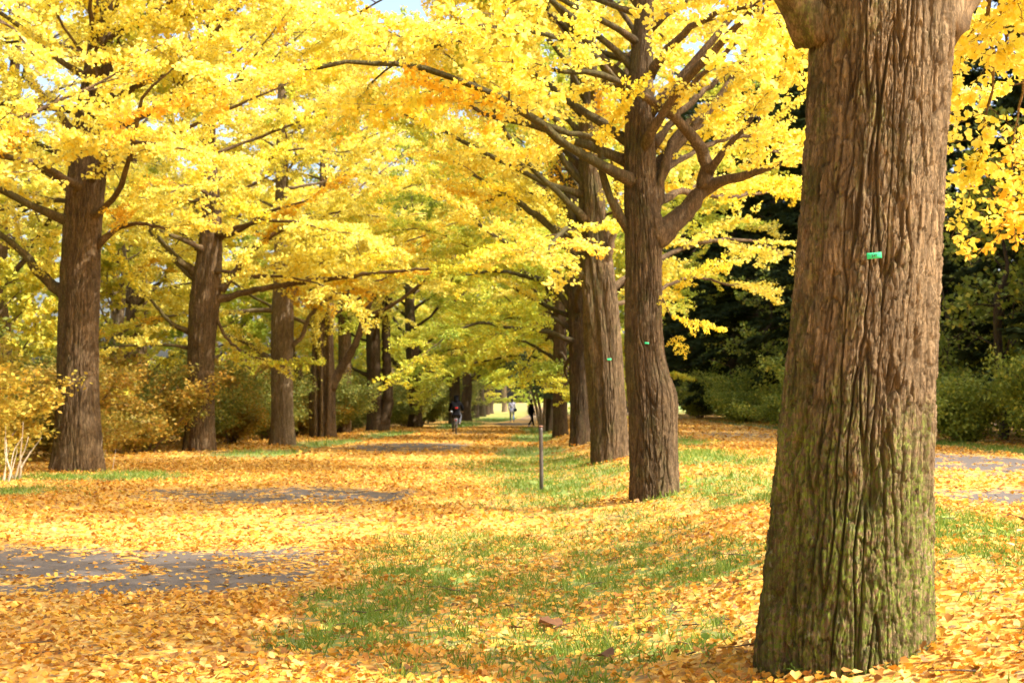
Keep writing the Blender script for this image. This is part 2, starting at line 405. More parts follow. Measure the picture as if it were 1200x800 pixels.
def ground_mat(name, asphalt):
    m, nt, p = new_mat(name)
    pos = geopos(nt)
    lv = N(nt, "ShaderNodeAttribute", attribute_name="leaf_cover").outputs["Fac"]
    gr = N(nt, "ShaderNodeAttribute", attribute_name="grass_cover").outputs["Fac"]
    if asphalt:
        r = ramp(nt, [(0.3, (0.066, 0.053, 0.044)), (0.7, (0.110, 0.090, 0.078))]); nt.links.new(noise(nt, pos, 60, 3), r.inputs[0])
        base = r.outputs[0]
    else:
        r = ramp(nt, [(0.3, (0.10, 0.065, 0.035)), (0.7, (0.19, 0.125, 0.06))]); nt.links.new(noise(nt, pos, 12, 4), r.inputs[0])
        rg = ramp(nt, [(0.25, (0.09, 0.14, 0.03)), (0.6, (0.19, 0.26, 0.045)), (0.8, (0.30, 0.32, 0.06))]); nt.links.new(noise(nt, pos, 6, 5, 0.7), rg.inputs[0])
        base = mixc(nt, gr, r.outputs[0], rg.outputs[0])
    v = N(nt, "ShaderNodeTexVoronoi"); v.inputs["Scale"].default_value = 17
    wv = N(nt, "ShaderNodeVectorMath", operation='ADD')
    nz = N(nt, "ShaderNodeTexNoise"); nz.inputs["Scale"].default_value = 25; nt.links.new(pos, nz.inputs[0])
    vs = N(nt, "ShaderNodeVectorMath", operation='SCALE'); vs.inputs["Scale"].default_value = 0.05; nt.links.new(nz.outputs["Color"], vs.inputs[0])
    nt.links.new(pos, wv.inputs[0]); nt.links.new(vs.outputs[0], wv.inputs[1]); nt.links.new(wv.outputs[0], v.inputs["Vector"])
    sp = N(nt, "ShaderNodeSeparateColor"); nt.links.new(v.outputs["Color"], sp.inputs[0])
    lr = ramp(nt, [(0, (0.34, 0.16, 0.03)), (0.3, (0.52, 0.25, 0.03)), (0.6, (0.58, 0.33, 0.05)), (0.85, (0.58, 0.40, 0.12)), (1, (0.18, 0.10, 0.04))])
    nt.links.new(sp.outputs[0], lr.inputs[0])
    nn = noise(nt, pos, 9, 4, 0.7)
    k = math_(nt, 'ADD', math_(nt, 'MULTIPLY', sp.outputs[1], 0.6), math_(nt, 'MULTIPLY', nn, 0.4))
    f = math_(nt, 'LESS_THAN', k, math_(nt, 'MULTIPLY', lv, 0.92))
    c = mixc(nt, f, base, lr.outputs[0])
    nt.links.new(c, p.inputs["Base Color"])
    p.inputs["Roughness"].default_value = 0.8
    b = N(nt, "ShaderNodeBump"); b.inputs["Strength"].default_value = 0.6; b.inputs["Distance"].default_value = 0.02
    nt.links.new(v.outputs["Distance"] if not asphalt else noise(nt, pos, 120, 3), b.inputs["Height"])
    if asphalt: b.inputs["Distance"].default_value = 0.004; nt.links.new(b.outputs[0], p.inputs["Normal"])
    return m
M_ground = ground_mat("leafy_ground", False)
M_path = ground_mat("leafy_asphalt", True)

def lin(a, b, st): return list(np.arange(a, b, st))
xs = np.array([-600, -300, -150, -80, -50, -35, -25, -18] + lin(-14, -8, 0.4) + lin(-8, 5, 0.14) + lin(5, 14, 0.4) + [14, 18, 25, 35, 60, 120, 300, 600])
ys = np.array([-200, -80, -40, -20, -10, -5, 0, 2] + lin(3, 30, 0.16) + lin(30, 60, 0.4) + lin(60, 125, 1.2) + [125, 150, 200, 300, 500, 900])
ground = tag(obj("ground", grid_mesh("ground", xs, ys, 0, M_ground)), kind='structure')
def strip(edges):
    def f(T, Y):
        l, r = edges(Y); return l + (r - l) * T, Y
    return f
py_ = np.array(lin(-20, 4, 2) + lin(4, 30, 0.16) + lin(30, 60, 0.4) + lin(60, 160, 1.0))
path = tag(obj("path", grid_mesh("path", np.linspace(0, 1, 30), py_, 0.012, M_path, strip(path_edges))), kind='structure')
side_path = tag(obj("side_path", grid_mesh("side_path", np.linspace(0, 1, 24), py_, 0.012, M_path, strip(path2_edges))), kind='structure')

# ------------------------------------------------------------------ leaves
TPL_FAN = np.array([(0, 0, 0), (-0.50, 0.52, 0.10), (-0.30, 0.92, 0.06), (0, 0.84, -0.03), (0.30, 0.92, 0.06), (0.50, 0.52, 0.10)])
FAC_FAN = np.array([(0, 3, 2, 1), (0, 5, 4, 3)])
TPL_KITE = np.array([(0, 0, 0), (-0.5, 0.62, 0.08), (0, 0.98, -0.02), (0.5, 0.62, 0.08)])
FAC_KITE = np.array([(0, 3, 2, 1)])
TPL_OVAL = np.array([(0, 0, 0), (-0.30, 0.5, 0.06), (0, 1.0, 0), (0.30, 0.5, 0.06)])
def frames(D, rng):
    D = D / (np.linalg.norm(D, axis=1)[:, None] + 1e-9)
    r = rng.normal(size=D.shape)
    Sd = np.cross(D, r); Sd /= np.linalg.norm(Sd, axis=1)[:, None] + 1e-9
    return D, Sd, np.cross(Sd, D)
def leaves_np(P, D, size, rng, tpl=TPL_KITE, fac=FAC_KITE, Nrm=None):
    n = len(P)
    if Nrm is None: D, Sd, Nn = frames(D, rng)
    else:
        Nn = Nrm / np.linalg.norm(Nrm, axis=1)[:, None]
        Sd = np.cross(D, Nn); Sd /= np.linalg.norm(Sd, axis=1)[:, None] + 1e-9
        D = np.cross(Nn, Sd)
    sz = size * rng.uniform(0.7, 1.25, n) if np.isscalar(size) else size
    V = P[:, None] + sz[:, None, None] * (tpl[None, :, 0:1] * Sd[:, None] + tpl[None, :, 1:2] * D[:, None] + tpl[None, :, 2:3] * Nn[:, None])
    k = len(tpl)
    F = (np.arange(n)[:, None, None] * k + fac[None]).reshape(-1, fac.shape[1])
    return V.reshape(-1, 3), F

# ------------------------------------------------------------------ tree growing
def plates(u, v, per):
    """cellular plates: u wraps at per; returns edge distance and a random height per plate"""
    ui, vi = np.floor(u).astype(np.int64), np.floor(v).astype(np.int64)
    f1 = np.full(u.shape, 9.0); f2 = np.full(u.shape, 9.0); rid = np.zeros(u.shape)
    for i in (-1, 0, 1):
        for j in (-1, 0, 1):
            cu, cv = ui + i, vi + j
            h = _perm[(_perm[(cu % per) & 511] + cv) & 511]
            px = cu + 0.15 + 0.7 * ((h * 37) % 101) / 101.0; py = cv + 0.1 + 0.8 * ((h * 59) % 103) / 103.0
            d = np.hypot(u - px, v - py)
            m = d < f1
            f2 = np.where(m, f1, np.minimum(f2, d)); rid = np.where(m, ((h * 71) % 107) / 107.0, rid); f1 = np.where(m, d, f1)
    return f2 - f1, rid
def bark_h(c, s, z, R, sc):
    """height of bark: long interlacing ridges broken into rough plates; c,s cos and sin of the angle"""
    x, y = c * R, s * R
    th = np.arctan2(s, c) / (2 * math.pi) % 1.0
    w1 = pnoise(x * 9 / sc, y * 9 / sc, z * 4.0 / sc + 7)
    w2 = pnoise(x * 22 / sc, y * 22 / sc, z * 9.0 / sc + 3)
    n1 = pnoise(x * 17 / sc + .16 * w1 + .07 * w2, y * 17 / sc - .16 * w1 + .07 * w2, z * 1.3 / sc)
    per = max(8, int(2 * math.pi * R * 30 / sc))
    e1, r1 = plates((th * per + 0.5 * w1 + .30 * w2) % per, z * 6.0 / sc + 0.3 * w2 + 50, per)
    per2 = per * 2
    e2, r2 = plates((th * per2 + 0.9 * w1 + .6 * w2) % per2, z * 13 / sc + .7 * w2 + 50, per2)
    n3 = pnoise(x * 60 / sc, y * 60 / sc + 9, z * 30 / sc)
    n4 = pnoise(x * 120 / sc, y * 120 / sc + 9, z * 75 / sc)
    return 0.70 * sstep(0.0, 0.12, np.abs(n1)) + 0.24 * sstep(0.01, 0.09, e1) + 0.26 * r1 + 0.09 * sstep(0.0, .12, e2) + 0.15 * r2 + 0.04 * n3 + 0.11 * n4
def trunk_mesh(name, ctr, nth, nz, mat, depth=0.02, sc=1.0, flute=0.05, flare=0.25, seed=0, lumps=(), front=False):
    """ctr: rows (x,y,z,r) from the base up, in the tree's own space"""
    ctr = np.asarray(ctr, float)
    zz = np.linspace(ctr[0, 2], ctr[-1, 2], nz)
    sp = lambda k: np.interp(zz, ctr[:, 2], ctr[:, k])
    def smooth(a, kk):
        p = np.pad(a, kk, 'edge'); return np.convolve(p, np.ones(2*kk+1)/(2*kk+1), 'valid')
    kk = max(1, nz // 24)
    cx, cy, r = smooth(sp(0), kk), smooth(sp(1), kk), smooth(sp(3), kk)
    th = np.arange(nth) * 2 * math.pi / nth
    if front: th = th - 0.60 * np.cos(th)            # columns crowd on the camera side
    Z, TH = np.meshgrid(zz, th, indexing='ij')
    c, s = np.cos(TH), np.sin(TH)
    Rr = r[:, None] * np.ones_like(Z)
    r0 = ctr[0, 3]
    fl = pnoise(c * 1.6 + seed, s * 1.6, Z * 0.35 + seed) + 0.5 * pnoise(c * 3 + seed, s * 3, Z * 0.7)
    Rr = Rr * (1 + flute * fl * 1.5)
    up = np.exp(-np.maximum(Z - 0.05, 0) / (0.9 * r0))
    Rr = Rr + flare * r0 * up * (0.55 + 0.9 * np.clip(pnoise(c * 2.2 + seed * 3, s * 2.2, 0.3), -0.5, 1))
    for (lz, lth, amp, wd) in lumps:
        da = np.angle(np.exp(1j * (TH - lth)))
        Rr = Rr + amp * np.exp(-((Z - lz) / wd) ** 2 - (da * r0 / wd) ** 2)
    h = bark_h(c, s, Z + seed * 11.3, r0, sc)
    fade = np.clip(Rr / r0, 0.35, 1)
    Rr = Rr + depth * fade * (h - 1.08)
    V = np.stack([cx[:, None] + Rr * c, cy[:, None] + Rr * s, Z], -1).reshape(-1, 3)
    i = np.arange(nz - 1)[:, None] * nth; j = np.arange(nth)[None]; k = (j + 1) % nth
    F = np.stack([i + j, i + k, i + nth + k, i + nth + j], -1).reshape(-1, 4)
    return mesh_np(name, V, F, mat, True)

def resample(pts, step):
    pts = np.asarray(pts, float)
    if len(pts) > 2:                                  # Catmull-Rom through the given points
        P = np.vstack([2*pts[0]-pts[1], pts, 2*pts[-1]-pts[-2]]); out = []
        for i in range(1, len(P) - 2):
            m = max(3, int(np.linalg.norm(P[i+1]-P[i]) / step))
            for t in np.linspace(0, 1, m, endpoint=False):
                out.append(0.5*((2*P[i]) + (P[i+1]-P[i-1])*t + (2*P[i-1]-5*P[i]+4*P[i+1]-P[i+2])*t*t + (3*P[i]-P[i-1]-3*P[i+1]+P[i+2])*t**3))
        out.append(pts[-1]); return np.array(out)
    m = max(3, int(np.linalg.norm(pts[-1]-pts[0]) / step) + 1)
    return pts[0] + (pts[-1]-pts[0]) * np.linspace(0, 1, m)[:, None]

def wander(start, d, length, step, rng, wob, up=0.0, droop=0.0):
    n = max(3, int(length / step) + 1); p = np.array(start, float); d = np.array(d, float); out = [p.copy()]
    st = length / (n - 1)
    for i in range(n - 1):
        t = i / (n - 1)
        d = d + rng.normal(size=3) * wob; d[2] += up * (1 - t) - droop * t
        d /= np.linalg.norm(d); p = p + d * st; out.append(p.copy())
    return np.array(out)

def make_spray(seed, length=1.6):
    """one leafy side branch along +x: stem, twigs and fan leaves on short spurs"""
    rng = np.random.RandomState(seed); tw = []; P = []; D = []
    q = wander((0, 0, 0), (1, rng.normal() * .08, .10), length, .2, rng, .07, 0, .07)
    tw.append((q, np.linspace(.012, .003, len(q)), 4)); lines = [(q, .22)]
    nt_ = 13
    for k in range(nt_):
        t = (0.08 + .9 * (k + rng.uniform(.1, .9)) / nt_) * (len(q) - 1.001); i = int(t)
        p = q[i] + (q[i+1] - q[i]) * (t - i); sgn = 1 if k % 2 else -1
        a = sgn * R_(rng.uniform(30, 80)); d = np.array([math.cos(a), math.sin(a), rng.uniform(-.45, .35)])
        ln = rng.uniform(.25, .75) * (1 - .35 * k / nt_)
        w2 = wander(p, d, ln, .22, rng, .14, 0, .12); tw.append((w2, np.linspace(.005, .002, len(w2)), 3)); lines.append((w2, 0.0))
    for l, t0 in lines:
        L_ = np.linalg.norm(np.diff(l, axis=0), axis=1).sum(); m = max(2, int(L_ * (1 - t0) / .052))
        u = rng.uniform(t0, 1, m) * (len(l) - 1.001); ii = u.astype(int)
        pp = l[ii] + (l[ii+1] - l[ii]) * (u - ii)[:, None]
        pp = np.repeat(pp, 4, 0); dd = rng.normal(size=pp.shape) * np.array([1, 1, .55]) + np.array([0, 0, -.35])
        dd /= np.linalg.norm(dd, axis=1)[:, None]
        P.append(pp + dd * .045 * rng.uniform(.3, 1.2, len(pp))[:, None]); D.append(dd)
    P, D = np.vstack(P), np.vstack(D)
    LV, LF = leaves_np(P, D, .066, rng, TPL_FAN, FAC_FAN)
    V, F = join([tube(p, r, n, False) for p, r, n in tw])
    nF = len(F[0])
    me = mesh_np("leafy_branch", np.vstack([V, LV]), [F[0], LF + len(V)], M_twig)
    me.materials.append(M_leaf_gold)
    mi = np.zeros(len(me.polygons), np.int32); mi[nF:] = 1; me.polygons.foreach_set("material_index", mi)
    return me
SPRAYS = [make_spray(500 + i) for i in range(9)]
def place_spray(parent, p, d, ln, rng, mat, leafk=1.0):
    o = obj("leafy_branch", SPRAYS[rng.randint(len(SPRAYS))], parent)
    x = Vector(d).normalized(); up = Vector((rng.normal() * .25, rng.normal() * .25, 1)); y = up.cross(x).normalized(); z = x.cross(y)
    m = Matrix((x, y, z)).transposed()
    s_ = ln / 1.6
    o.rotation_mode = 'QUATERNION'; o.rotation_quaternion = m.to_quaternion(); o.location = tuple(p)
    o.scale = (s_, s_ * rng.uniform(.9, 1.2) , s_)
    u = rng.rand()
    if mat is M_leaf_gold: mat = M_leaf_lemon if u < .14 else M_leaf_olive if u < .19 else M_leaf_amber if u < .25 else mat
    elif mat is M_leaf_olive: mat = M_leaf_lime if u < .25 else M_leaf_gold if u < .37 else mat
    o.material_slots[1].link = 'OBJECT'; o.material_slots[1].material = mat
    return o
class Grown: pass
def grow(ctr, rng, n_limb, zlo, zhi, L, limbs=(), az_bias=None, leaf_gap=0.06, per=4, sec_gap=0.5, twig_gap=0.3, el=(5, 40), limb_r=0.3, leafy_from=0.2, top_taper=0.55, twig_len=(0.3, 0.75), spread=0.05, sprays=False, smin=1.0, smax=2.4):
    g = Grown(); g.limbs = []; g.twigs = []; g.sprays = []; P = []; D = []
    ctr = np.asarray(ctr, float)
    cz = ctr[:, 2]
    def trunk_at(z): return np.array([np.interp(z, cz, ctr[:, 0]), np.interp(z, cz, ctr[:, 1]), z]), np.interp(z, cz, ctr[:, 3])
    all_l = []
    for pts, r0, r1 in limbs:
        q = resample(pts, 0.14)
        q[2:] += rng.normal(size=q[2:].shape) * 0.010
        all_l.append((q, np.linspace(1, 0, len(q)) ** 0.8 * (r0 - r1) + r1, True))
    ga = rng.uniform(0, 6.28)
    for i in range(n_limb):
        z = zlo + (zhi - zlo) * ((i + rng.uniform(0, .8)) / n_limb)
        c, tr = trunk_at(z)
        a = ga + i * 2.399 + rng.normal() * 0.3
        if az_bias is not None and rng.rand() < az_bias[1]:
            a = az_bias[0] + rng.normal() * 0.7
        f = (z - zlo) / (zhi - zlo + 1e-6)
        ln = L * (1 - top_taper * f) * rng.uniform(0.7, 1.1)
        e = R_(rng.uniform(*el)) + 0.35 * f
        d = np.array([math.cos(a) * math.cos(e), math.sin(a) * math.cos(e), math.sin(e)])
        s0 = c + np.array([math.cos(a), math.sin(a), 0]) * tr * 0.55
        q = wander(s0, d, ln, 0.32, rng, 0.10, 0.03, 0.07)
        r0 = min(limb_r * tr, 0.012 * ln + 0.012)
        all_l.append((q, np.linspace(1, 0, len(q)) ** 0.9 * (r0 - 0.01) + 0.01, False))
    for q, rr, cust in all_l:
        g.limbs.append((q, rr))
        seg = np.linalg.norm(np.diff(q, axis=0), axis=1); cum = np.concatenate([[0], np.cumsum(seg)]); tot = cum[-1]
        s = tot * leafy_from + rng.uniform(0, .3); side = 1
        def pt(s_):
            k = min(len(q) - 2, int(np.searchsorted(cum, s_) - 1)); k = max(k, 0)
            t = (s_ - cum[k]) / (seg[k] + 1e-9); return q[k] + (q[k+1] - q[k]) * t, (q[k+1] - q[k]) / (seg[k] + 1e-9), rr[k]
        secs = []
        while s < tot:
            p, T, r_ = pt(s)
            a = side * R_(rng.uniform(30, 75)); side = -side
            ca, sa = math.cos(a), math.sin(a)
            d = np.array([T[0]*ca - T[1]*sa, T[0]*sa + T[1]*ca, T[2]*0.6 + rng.uniform(-0.25, 0.4)])
            d /= np.linalg.norm(d)
            ln = min(0.5 + 0.45 * (tot - s) * rng.uniform(.6, 1.1), 2.6)
            if sprays:
                g.sprays.append((p, d, min(max(ln * 1.1, smin), smax))); s += sec_gap * rng.uniform(.6, 1.4); continue
            secs.append((wander(p, d, ln, 0.34, rng, 0.13, 0.0, 0.05), min(r_ * 0.55, 0.008 + 0.007 * ln)))
            s += sec_gap * rng.uniform(.6, 1.4)
        if sprays:
            g.sprays.append((q[-2], q[-1] - q[-2] + np.array([0, 0, .01]), smin * 1.3)); continue
        secs.append((q[-3:], rr[-1]))
        for sq, sr in secs:
            g.twigs.append((sq, np.linspace(sr, 0.004, len(sq)), 4))
            sl = np.linalg.norm(np.diff(sq, axis=0), axis=1).sum()
            nt_ = max(1, int(sl / twig_gap))
            for k in range(nt_ + 1):
                t = (k + rng.uniform(0.1, .9)) / (nt_ + 1) * (len(sq) - 1.001); i0 = int(t)
                p = sq[i0] + (sq[i0+1] - sq[i0]) * (t - i0)
                T = (sq[i0+1] - sq[i0]); T = T / (np.linalg.norm(T) + 1e-9)
                d = T * 0.7 + rng.normal(size=3) * np.array([.7, .7, .35]); d /= np.linalg.norm(d)
                tw = wander(p, d, rng.uniform(*twig_len), 0.34, rng, 0.12, 0, 0.10)
                g.twigs.append((tw, np.linspace(0.005, 0.002, len(tw)), 3))
                tl = np.linalg.norm(tw[-1] - tw[0])
                m = max(2, int(tl / leaf_gap))
                u = rng.uniform(0, len(tw) - 1.001, m); ii = u.astype(int)
                pp = tw[ii] + (tw[ii+1] - tw[ii]) * (u - ii)[:, None]
                pp = np.repeat(pp, per, 0); dd = rng.normal(size=pp.shape) * np.array([1, 1, .6]) + np.array([0, 0, -0.35])
                dd /= np.linalg.norm(dd, axis=1)[:, None]
                P.append(pp + dd * spread * rng.uniform(.3, 1, len(pp))[:, None]); D.append(dd)
    if not sprays: g.P = np.vstack(P); g.D = np.vstack(D)
    return g
def build_tree(root, ctr, g, rng, mt, ml, leaf=0.08, fan=False, nth=90, nz=160, depth=0.02, sc=1.0, flute=0.05, flare=0.25, seed=0, lumps=(), limb_n=7, merge_limbs=False, tmat=None, front=False):
    obj("trunk", trunk_mesh("trunk", ctr, nth, nz, mt, depth, sc, flute, flare, seed, lumps, front), root)
    if merge_limbs:
        obj("branches", tubes_mesh("branches", g.limbs, 5, mt), root)["kind"] = "stuff"
    else:
        for q, rr in g.limbs:
            dd_ = np.concatenate([[0], np.cumsum(np.linalg.norm(np.diff(q, axis=0), axis=1))])
            rr = rr * (1 + 0.55 * np.exp(-dd_ / (2.5 * rr[0] + .06)))
            n = 18 if rr[0] > 0.05 else limb_n
            V, F, T = tube(q, rr, n)
            if rr[0] > 0.05:                                     # rough bark on the thick limbs
                c0 = np.repeat(q, n, 0); dv = V[:len(c0)] - c0
                V[:len(c0)] = c0 + dv * (1 + 0.22 * pnoise(V[:len(c0), 0]*7, V[:len(c0), 1]*7, V[:len(c0), 2]*7) + 0.30 * pnoise(V[:len(c0), 0]*17, V[:len(c0), 1]*17, V[:len(c0), 2]*17))[:, None]
            obj("limb", mesh_np("limb", V, [F, T], mt, True), root)
    if g.sprays:
        lst = g.sprays
        if len(lst) > MAXSPRAY: lst = [lst[i] for i in sorted(rng.choice(len(lst), MAXSPRAY, replace=False))]
        for p, d, ln in lst: place_spray(root, p, d, ln, rng, ml)
        return None
    V, F = [], []
    byn = {}
    for p, r, n in g.twigs: byn.setdefault(n, []).append(tube(p, r, n, False))
    V, F = join([t for l in byn.values() for t in l])
    obj("twigs", mesh_np("twigs", V, F, tmat or M_twig, True), root)["kind"] = "stuff"
    V, F = leaves_np(g.P, g.D, leaf, rng, TPL_FAN if fan else TPL_KITE, FAC_FAN if fan else FAC_KITE)
    c = obj("crown", mesh_np("crown", V, F, ml), root); c["kind"] = "stuff"
    return c

MAXSPRAY = 299
DENS, REACH, LEAFX = 2.3, 1.22, 1.2
def px_tree(label, group, base_px, trunk_px, top, mt, ml, limbs_px=(), seed=1, name="ginkgo_tree", cat="tree", **kw):
    """a tree whose trunk follows measured points: (px, py, half width px); top = extra (dx, z, r)"""
    b = on_ground(*base_px); d = b[1]; ppm = FPX / d
    rng = np.random.RandomState(seed)
    ctr = []
    for x, y, hw in trunk_px:
        p = at(x, y, d) - b; ctr.append((p[0], 0, p[2], hw / ppm))
    ctr[0] = (ctr[0][0], 0, -0.25, ctr[0][3])
    lx = ctr[-1][0]
    for dx, z, r in top: ctr.append((lx + dx, rng.normal() * 0.08, z, r))
    limbs = []
    for l in limbs_px:
        pts, w0, w1 = l[0], l[1], l[2]
        q = [at(p[0], p[1], d + (p[2] if len(p) > 2 else 0)) - b for p in pts]
        limbs.append((q, w0 / ppm / 2, w1 / ppm / 2))
    gk = {k: kw.pop(k) for k in list(kw) if k in ("n_limb", "zlo", "zhi", "L", "az_bias", "leaf_gap", "per", "sec_gap", "twig_gap", "el", "limb_r", "leafy_from", "top_taper", "twig_len", "spread")}
    gk["n_limb"] = int(gk["n_limb"] * DENS); gk["L"] *= REACH; gk.setdefault("top_taper", 0.3); gk["sprays"] = True; gk.setdefault("sec_gap", .62); gk.setdefault("smin", 1.15 + .010 * max(0, d - 20)); gk.setdefault("smax", 2.3 + .014 * max(0, d - 20)); kw["leaf"] = kw.get("leaf", .08) * LEAFX
    g = grow(ctr, rng, limbs=limbs, **gk)
    print(label[:40], round(d, 1), len(g.sprays))
    root = thing(name, label, cat, b, 0, group)
    crown = build_tree(root, ctr, g, rng, mt, ml, seed=seed, **kw)
    root["d"] = float(d)
    del root["d"]
    return root, g, b, ctr, crown

GR = "ginkgo trees in the row right of the path"
GL = "ginkgo trees in the row left of the path"
trees = {}
# ---- right row
trees['R1'] = px_tree("huge mossy ginkgo trunk close to the camera carrying a green tag", GR, (985, 768),
    [(986, 785, 94), (990, 690, 92), (994, 600, 89), (1000, 500, 86), (1008, 400, 83), (1015, 300, 81), (1023, 200, 79.5), (1030, 100, 80), (1036, 0, 82)],
    [(0.02, 3.65, 0.36), (0.05, 4.6, 0.29), (0.0, 6.5, 0.20), (0.1, 9.5, 0.07)], M_bark_near, M_leaf_gold,
    [([(960, 40), (925, -10, -.1), (880, -60, -.2), (820, -130, 0)], 40, 6), ([(1095, 40), (1135, -20, .1), (1180, -90, .3), (1230, -150, .8)], 44, 6),
     ([(1080, -40, .2), (1130, -60, 1.2), (1165, -20, 2.4), (1180, 40, 3.2)], 22, 4), ([(1090, -60, .2), (1160, -90, 1.6), (1250, -60, 2.8), (1300, 0, 3.4)], 24, 4), ([(1085, -60, .2), (1120, -90, 1.4), (1150, -20, 2.6), (1165, 70, 3.6), (1160, 120, 4)], 16, 3), ([(1100, -90, .2), (1180, -100, 1.0), (1235, -30, 1.9), (1245, 60, 2.6)], 18, 3), ([(1090, -100, .2), (1150, -110, 2), (1190, -30, 4), (1200, 90, 5.4), (1185, 170, 6)], 20, 3), ([(985, -90, .2), (950, -120, 1.5), (920, -40, 3.4), (890, 20, 4.6)], 18, 3)],
    seed=3, n_limb=10, zlo=4.3, zhi=9, L=4.2, el=(10, 45), fan=True, leaf=0.075, leaf_gap=0.07, per=4, nth=340, nz=860, front=True, depth=0.062, sc=1.0, flute=0.04, flare=0.10)
trees['R2'] = px_tree("brown ginkgo with a thick crooked limb reaching right above a bulging trunk", GR, (767, 582),
    [(767, 590, 27), (765, 540, 27), (764, 480, 28), (757, 440, 23), (754, 400, 21), (754, 340, 21), (754, 290, 21.5), (751, 240, 20), (749, 190, 19), (749, 140, 18), (752, 70, 13), (756, 0, 10)],
    [(0.05, 7.6, 0.08), (0.1, 9.5, 0.03)], M_bark_right, M_leaf_gold,
    [([(765, 278), (790, 262), (812, 238), (830, 218), (868, 207, -.3), (914, 192, -.6)], 24, 5),
     ([(826, 222), (827, 195), (815, 165, -.2), (790, 138, -.3), (758, 115, -.4), (708, 88, -.6), (650, 82, -.9)], 15, 4),
     ([(828, 205), (850, 175, -.3), (887, 134, -.5)], 9, 3),
     ([(742, 276), (722, 245, -.1), (706, 205, -.2), (698, 165, -.4), (655, 152, -.8), (600, 126, -1.2)], 11, 3),
     ([(762, 262), (772, 225), (782, 185), (800, 150, .3), (850, 110, .7)], 13, 4),
     ([(765, 240), (800, 225, .8), (850, 230, 1.8), (905, 225, 2.6)], 10, 3),
     ([(735, 110), (690, 60, -.6), (640, 40, -1.4), (560, 30, -2.2)], 8, 3), ([(760, 90), (800, 40, -.5), (860, 10, -1.2), (930, 20, -1.8)], 10, 3), ([(765, 170), (810, 120, .6), (870, 80, 1.6), (940, 75, 2.4)], 9, 3), ([(765, 210), (810, 180, 1), (870, 160, 2.2), (935, 170, 3.2)], 8, 3), ([(765, 150), (820, 90, -.4), (880, 40, -.8), (950, 30, -1.4)], 8, 3)],
    seed=12, n_limb=15, zlo=3.9, zhi=9.2, L=4.6, az_bias=(2.6, 0.4), el=(5, 45), fan=True, leaf=0.082, leaf_gap=0.06, per=4, nth=220, nz=480, front=True, depth=0.055, sc=1.0, flute=0.07, flare=0.10, leafy_from=0.35,
    lumps=((1.35, -0.5, 0.07, 0.30), (3.6, -0.4, 0.05, 0.25), (1.2, 2.6, -0.03, 0.3)))
trees['R3'] = px_tree("dark fluted ginkgo with many limbs fanning left just behind the crooked limbed one", GR, (713, 541),
    [(713, 548, 21), (712, 500, 20), (710, 440, 20), (706, 380, 20), (702, 330, 20), (697, 270, 17), (693, 215, 14), (690, 160, 12), (690, 90, 9), (690, 0, 6)],
    [(0.05, 14, 0.04)], M_bark_right, M_leaf_gold,
    [([(695, 325), (668, 292), (640, 262, -.2), (600, 232, -.4), (555, 205, -.8)], 11, 3),
     ([(700, 340), (676, 318, -.2), (650, 306, -.4), (605, 290, -.8), (560, 262, -1.2)], 9, 3),
     ([(690, 300), (672, 260), (660, 215, .2), (640, 180, .3)], 10, 3),
     ([(700, 330), (716, 290, -.3), (722, 230, -.4), (715, 180, -.6)], 9, 3),
     ([(690, 262), (660, 240, .4), (610, 225, 1.0), (570, 235, 1.4)], 7, 3), ([(712, 340), (760, 310, .8), (820, 285, 1.8), (880, 282, 2.8), (925, 300, 3.4)], 8, 2), ([(705, 280), (760, 240, .6), (830, 215, 1.6), (900, 215, 2.6)], 8, 2), ([(712, 360), (760, 345, .8), (810, 325, 1.6), (860, 335, 2.4)], 6, 2)],
    seed=23, n_limb=15, zlo=4.2, zhi=12.8, L=4.6, az_bias=(math.pi, 0.3), el=(8, 45), leaf=0.095, leaf_gap=0.065, per=4, nth=160, nz=300, front=True, depth=0.060, sc=1.15, flute=0.16, flare=0.08, leafy_from=0.3)
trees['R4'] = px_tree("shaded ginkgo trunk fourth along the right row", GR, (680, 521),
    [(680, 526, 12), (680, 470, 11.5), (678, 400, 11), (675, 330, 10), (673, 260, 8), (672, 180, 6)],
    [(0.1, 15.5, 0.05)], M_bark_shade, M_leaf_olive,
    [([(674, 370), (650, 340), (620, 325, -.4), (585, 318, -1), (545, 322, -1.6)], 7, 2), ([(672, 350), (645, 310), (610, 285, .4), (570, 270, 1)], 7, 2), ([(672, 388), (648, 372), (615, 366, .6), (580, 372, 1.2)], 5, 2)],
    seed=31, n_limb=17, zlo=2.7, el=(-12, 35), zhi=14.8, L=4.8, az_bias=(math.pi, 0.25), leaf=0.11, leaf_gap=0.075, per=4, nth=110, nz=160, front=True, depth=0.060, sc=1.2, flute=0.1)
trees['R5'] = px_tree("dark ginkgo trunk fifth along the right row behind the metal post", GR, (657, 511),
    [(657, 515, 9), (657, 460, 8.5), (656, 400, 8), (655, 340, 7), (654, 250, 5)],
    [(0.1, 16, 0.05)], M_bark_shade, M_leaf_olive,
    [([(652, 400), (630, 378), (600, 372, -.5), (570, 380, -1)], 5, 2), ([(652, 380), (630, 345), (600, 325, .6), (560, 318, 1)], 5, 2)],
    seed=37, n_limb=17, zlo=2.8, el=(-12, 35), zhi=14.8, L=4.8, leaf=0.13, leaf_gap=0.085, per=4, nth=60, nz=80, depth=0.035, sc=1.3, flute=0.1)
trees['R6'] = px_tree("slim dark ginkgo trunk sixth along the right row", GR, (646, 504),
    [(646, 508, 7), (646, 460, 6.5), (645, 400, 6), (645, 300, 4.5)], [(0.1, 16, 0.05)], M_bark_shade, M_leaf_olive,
    seed=41, n_limb=17, zlo=2.7, el=(-12, 35), zhi=14.8, L=4.8, leaf=0.15, leaf_gap=0.1, per=4, nth=48, nz=60, depth=0.035, sc=1.4)
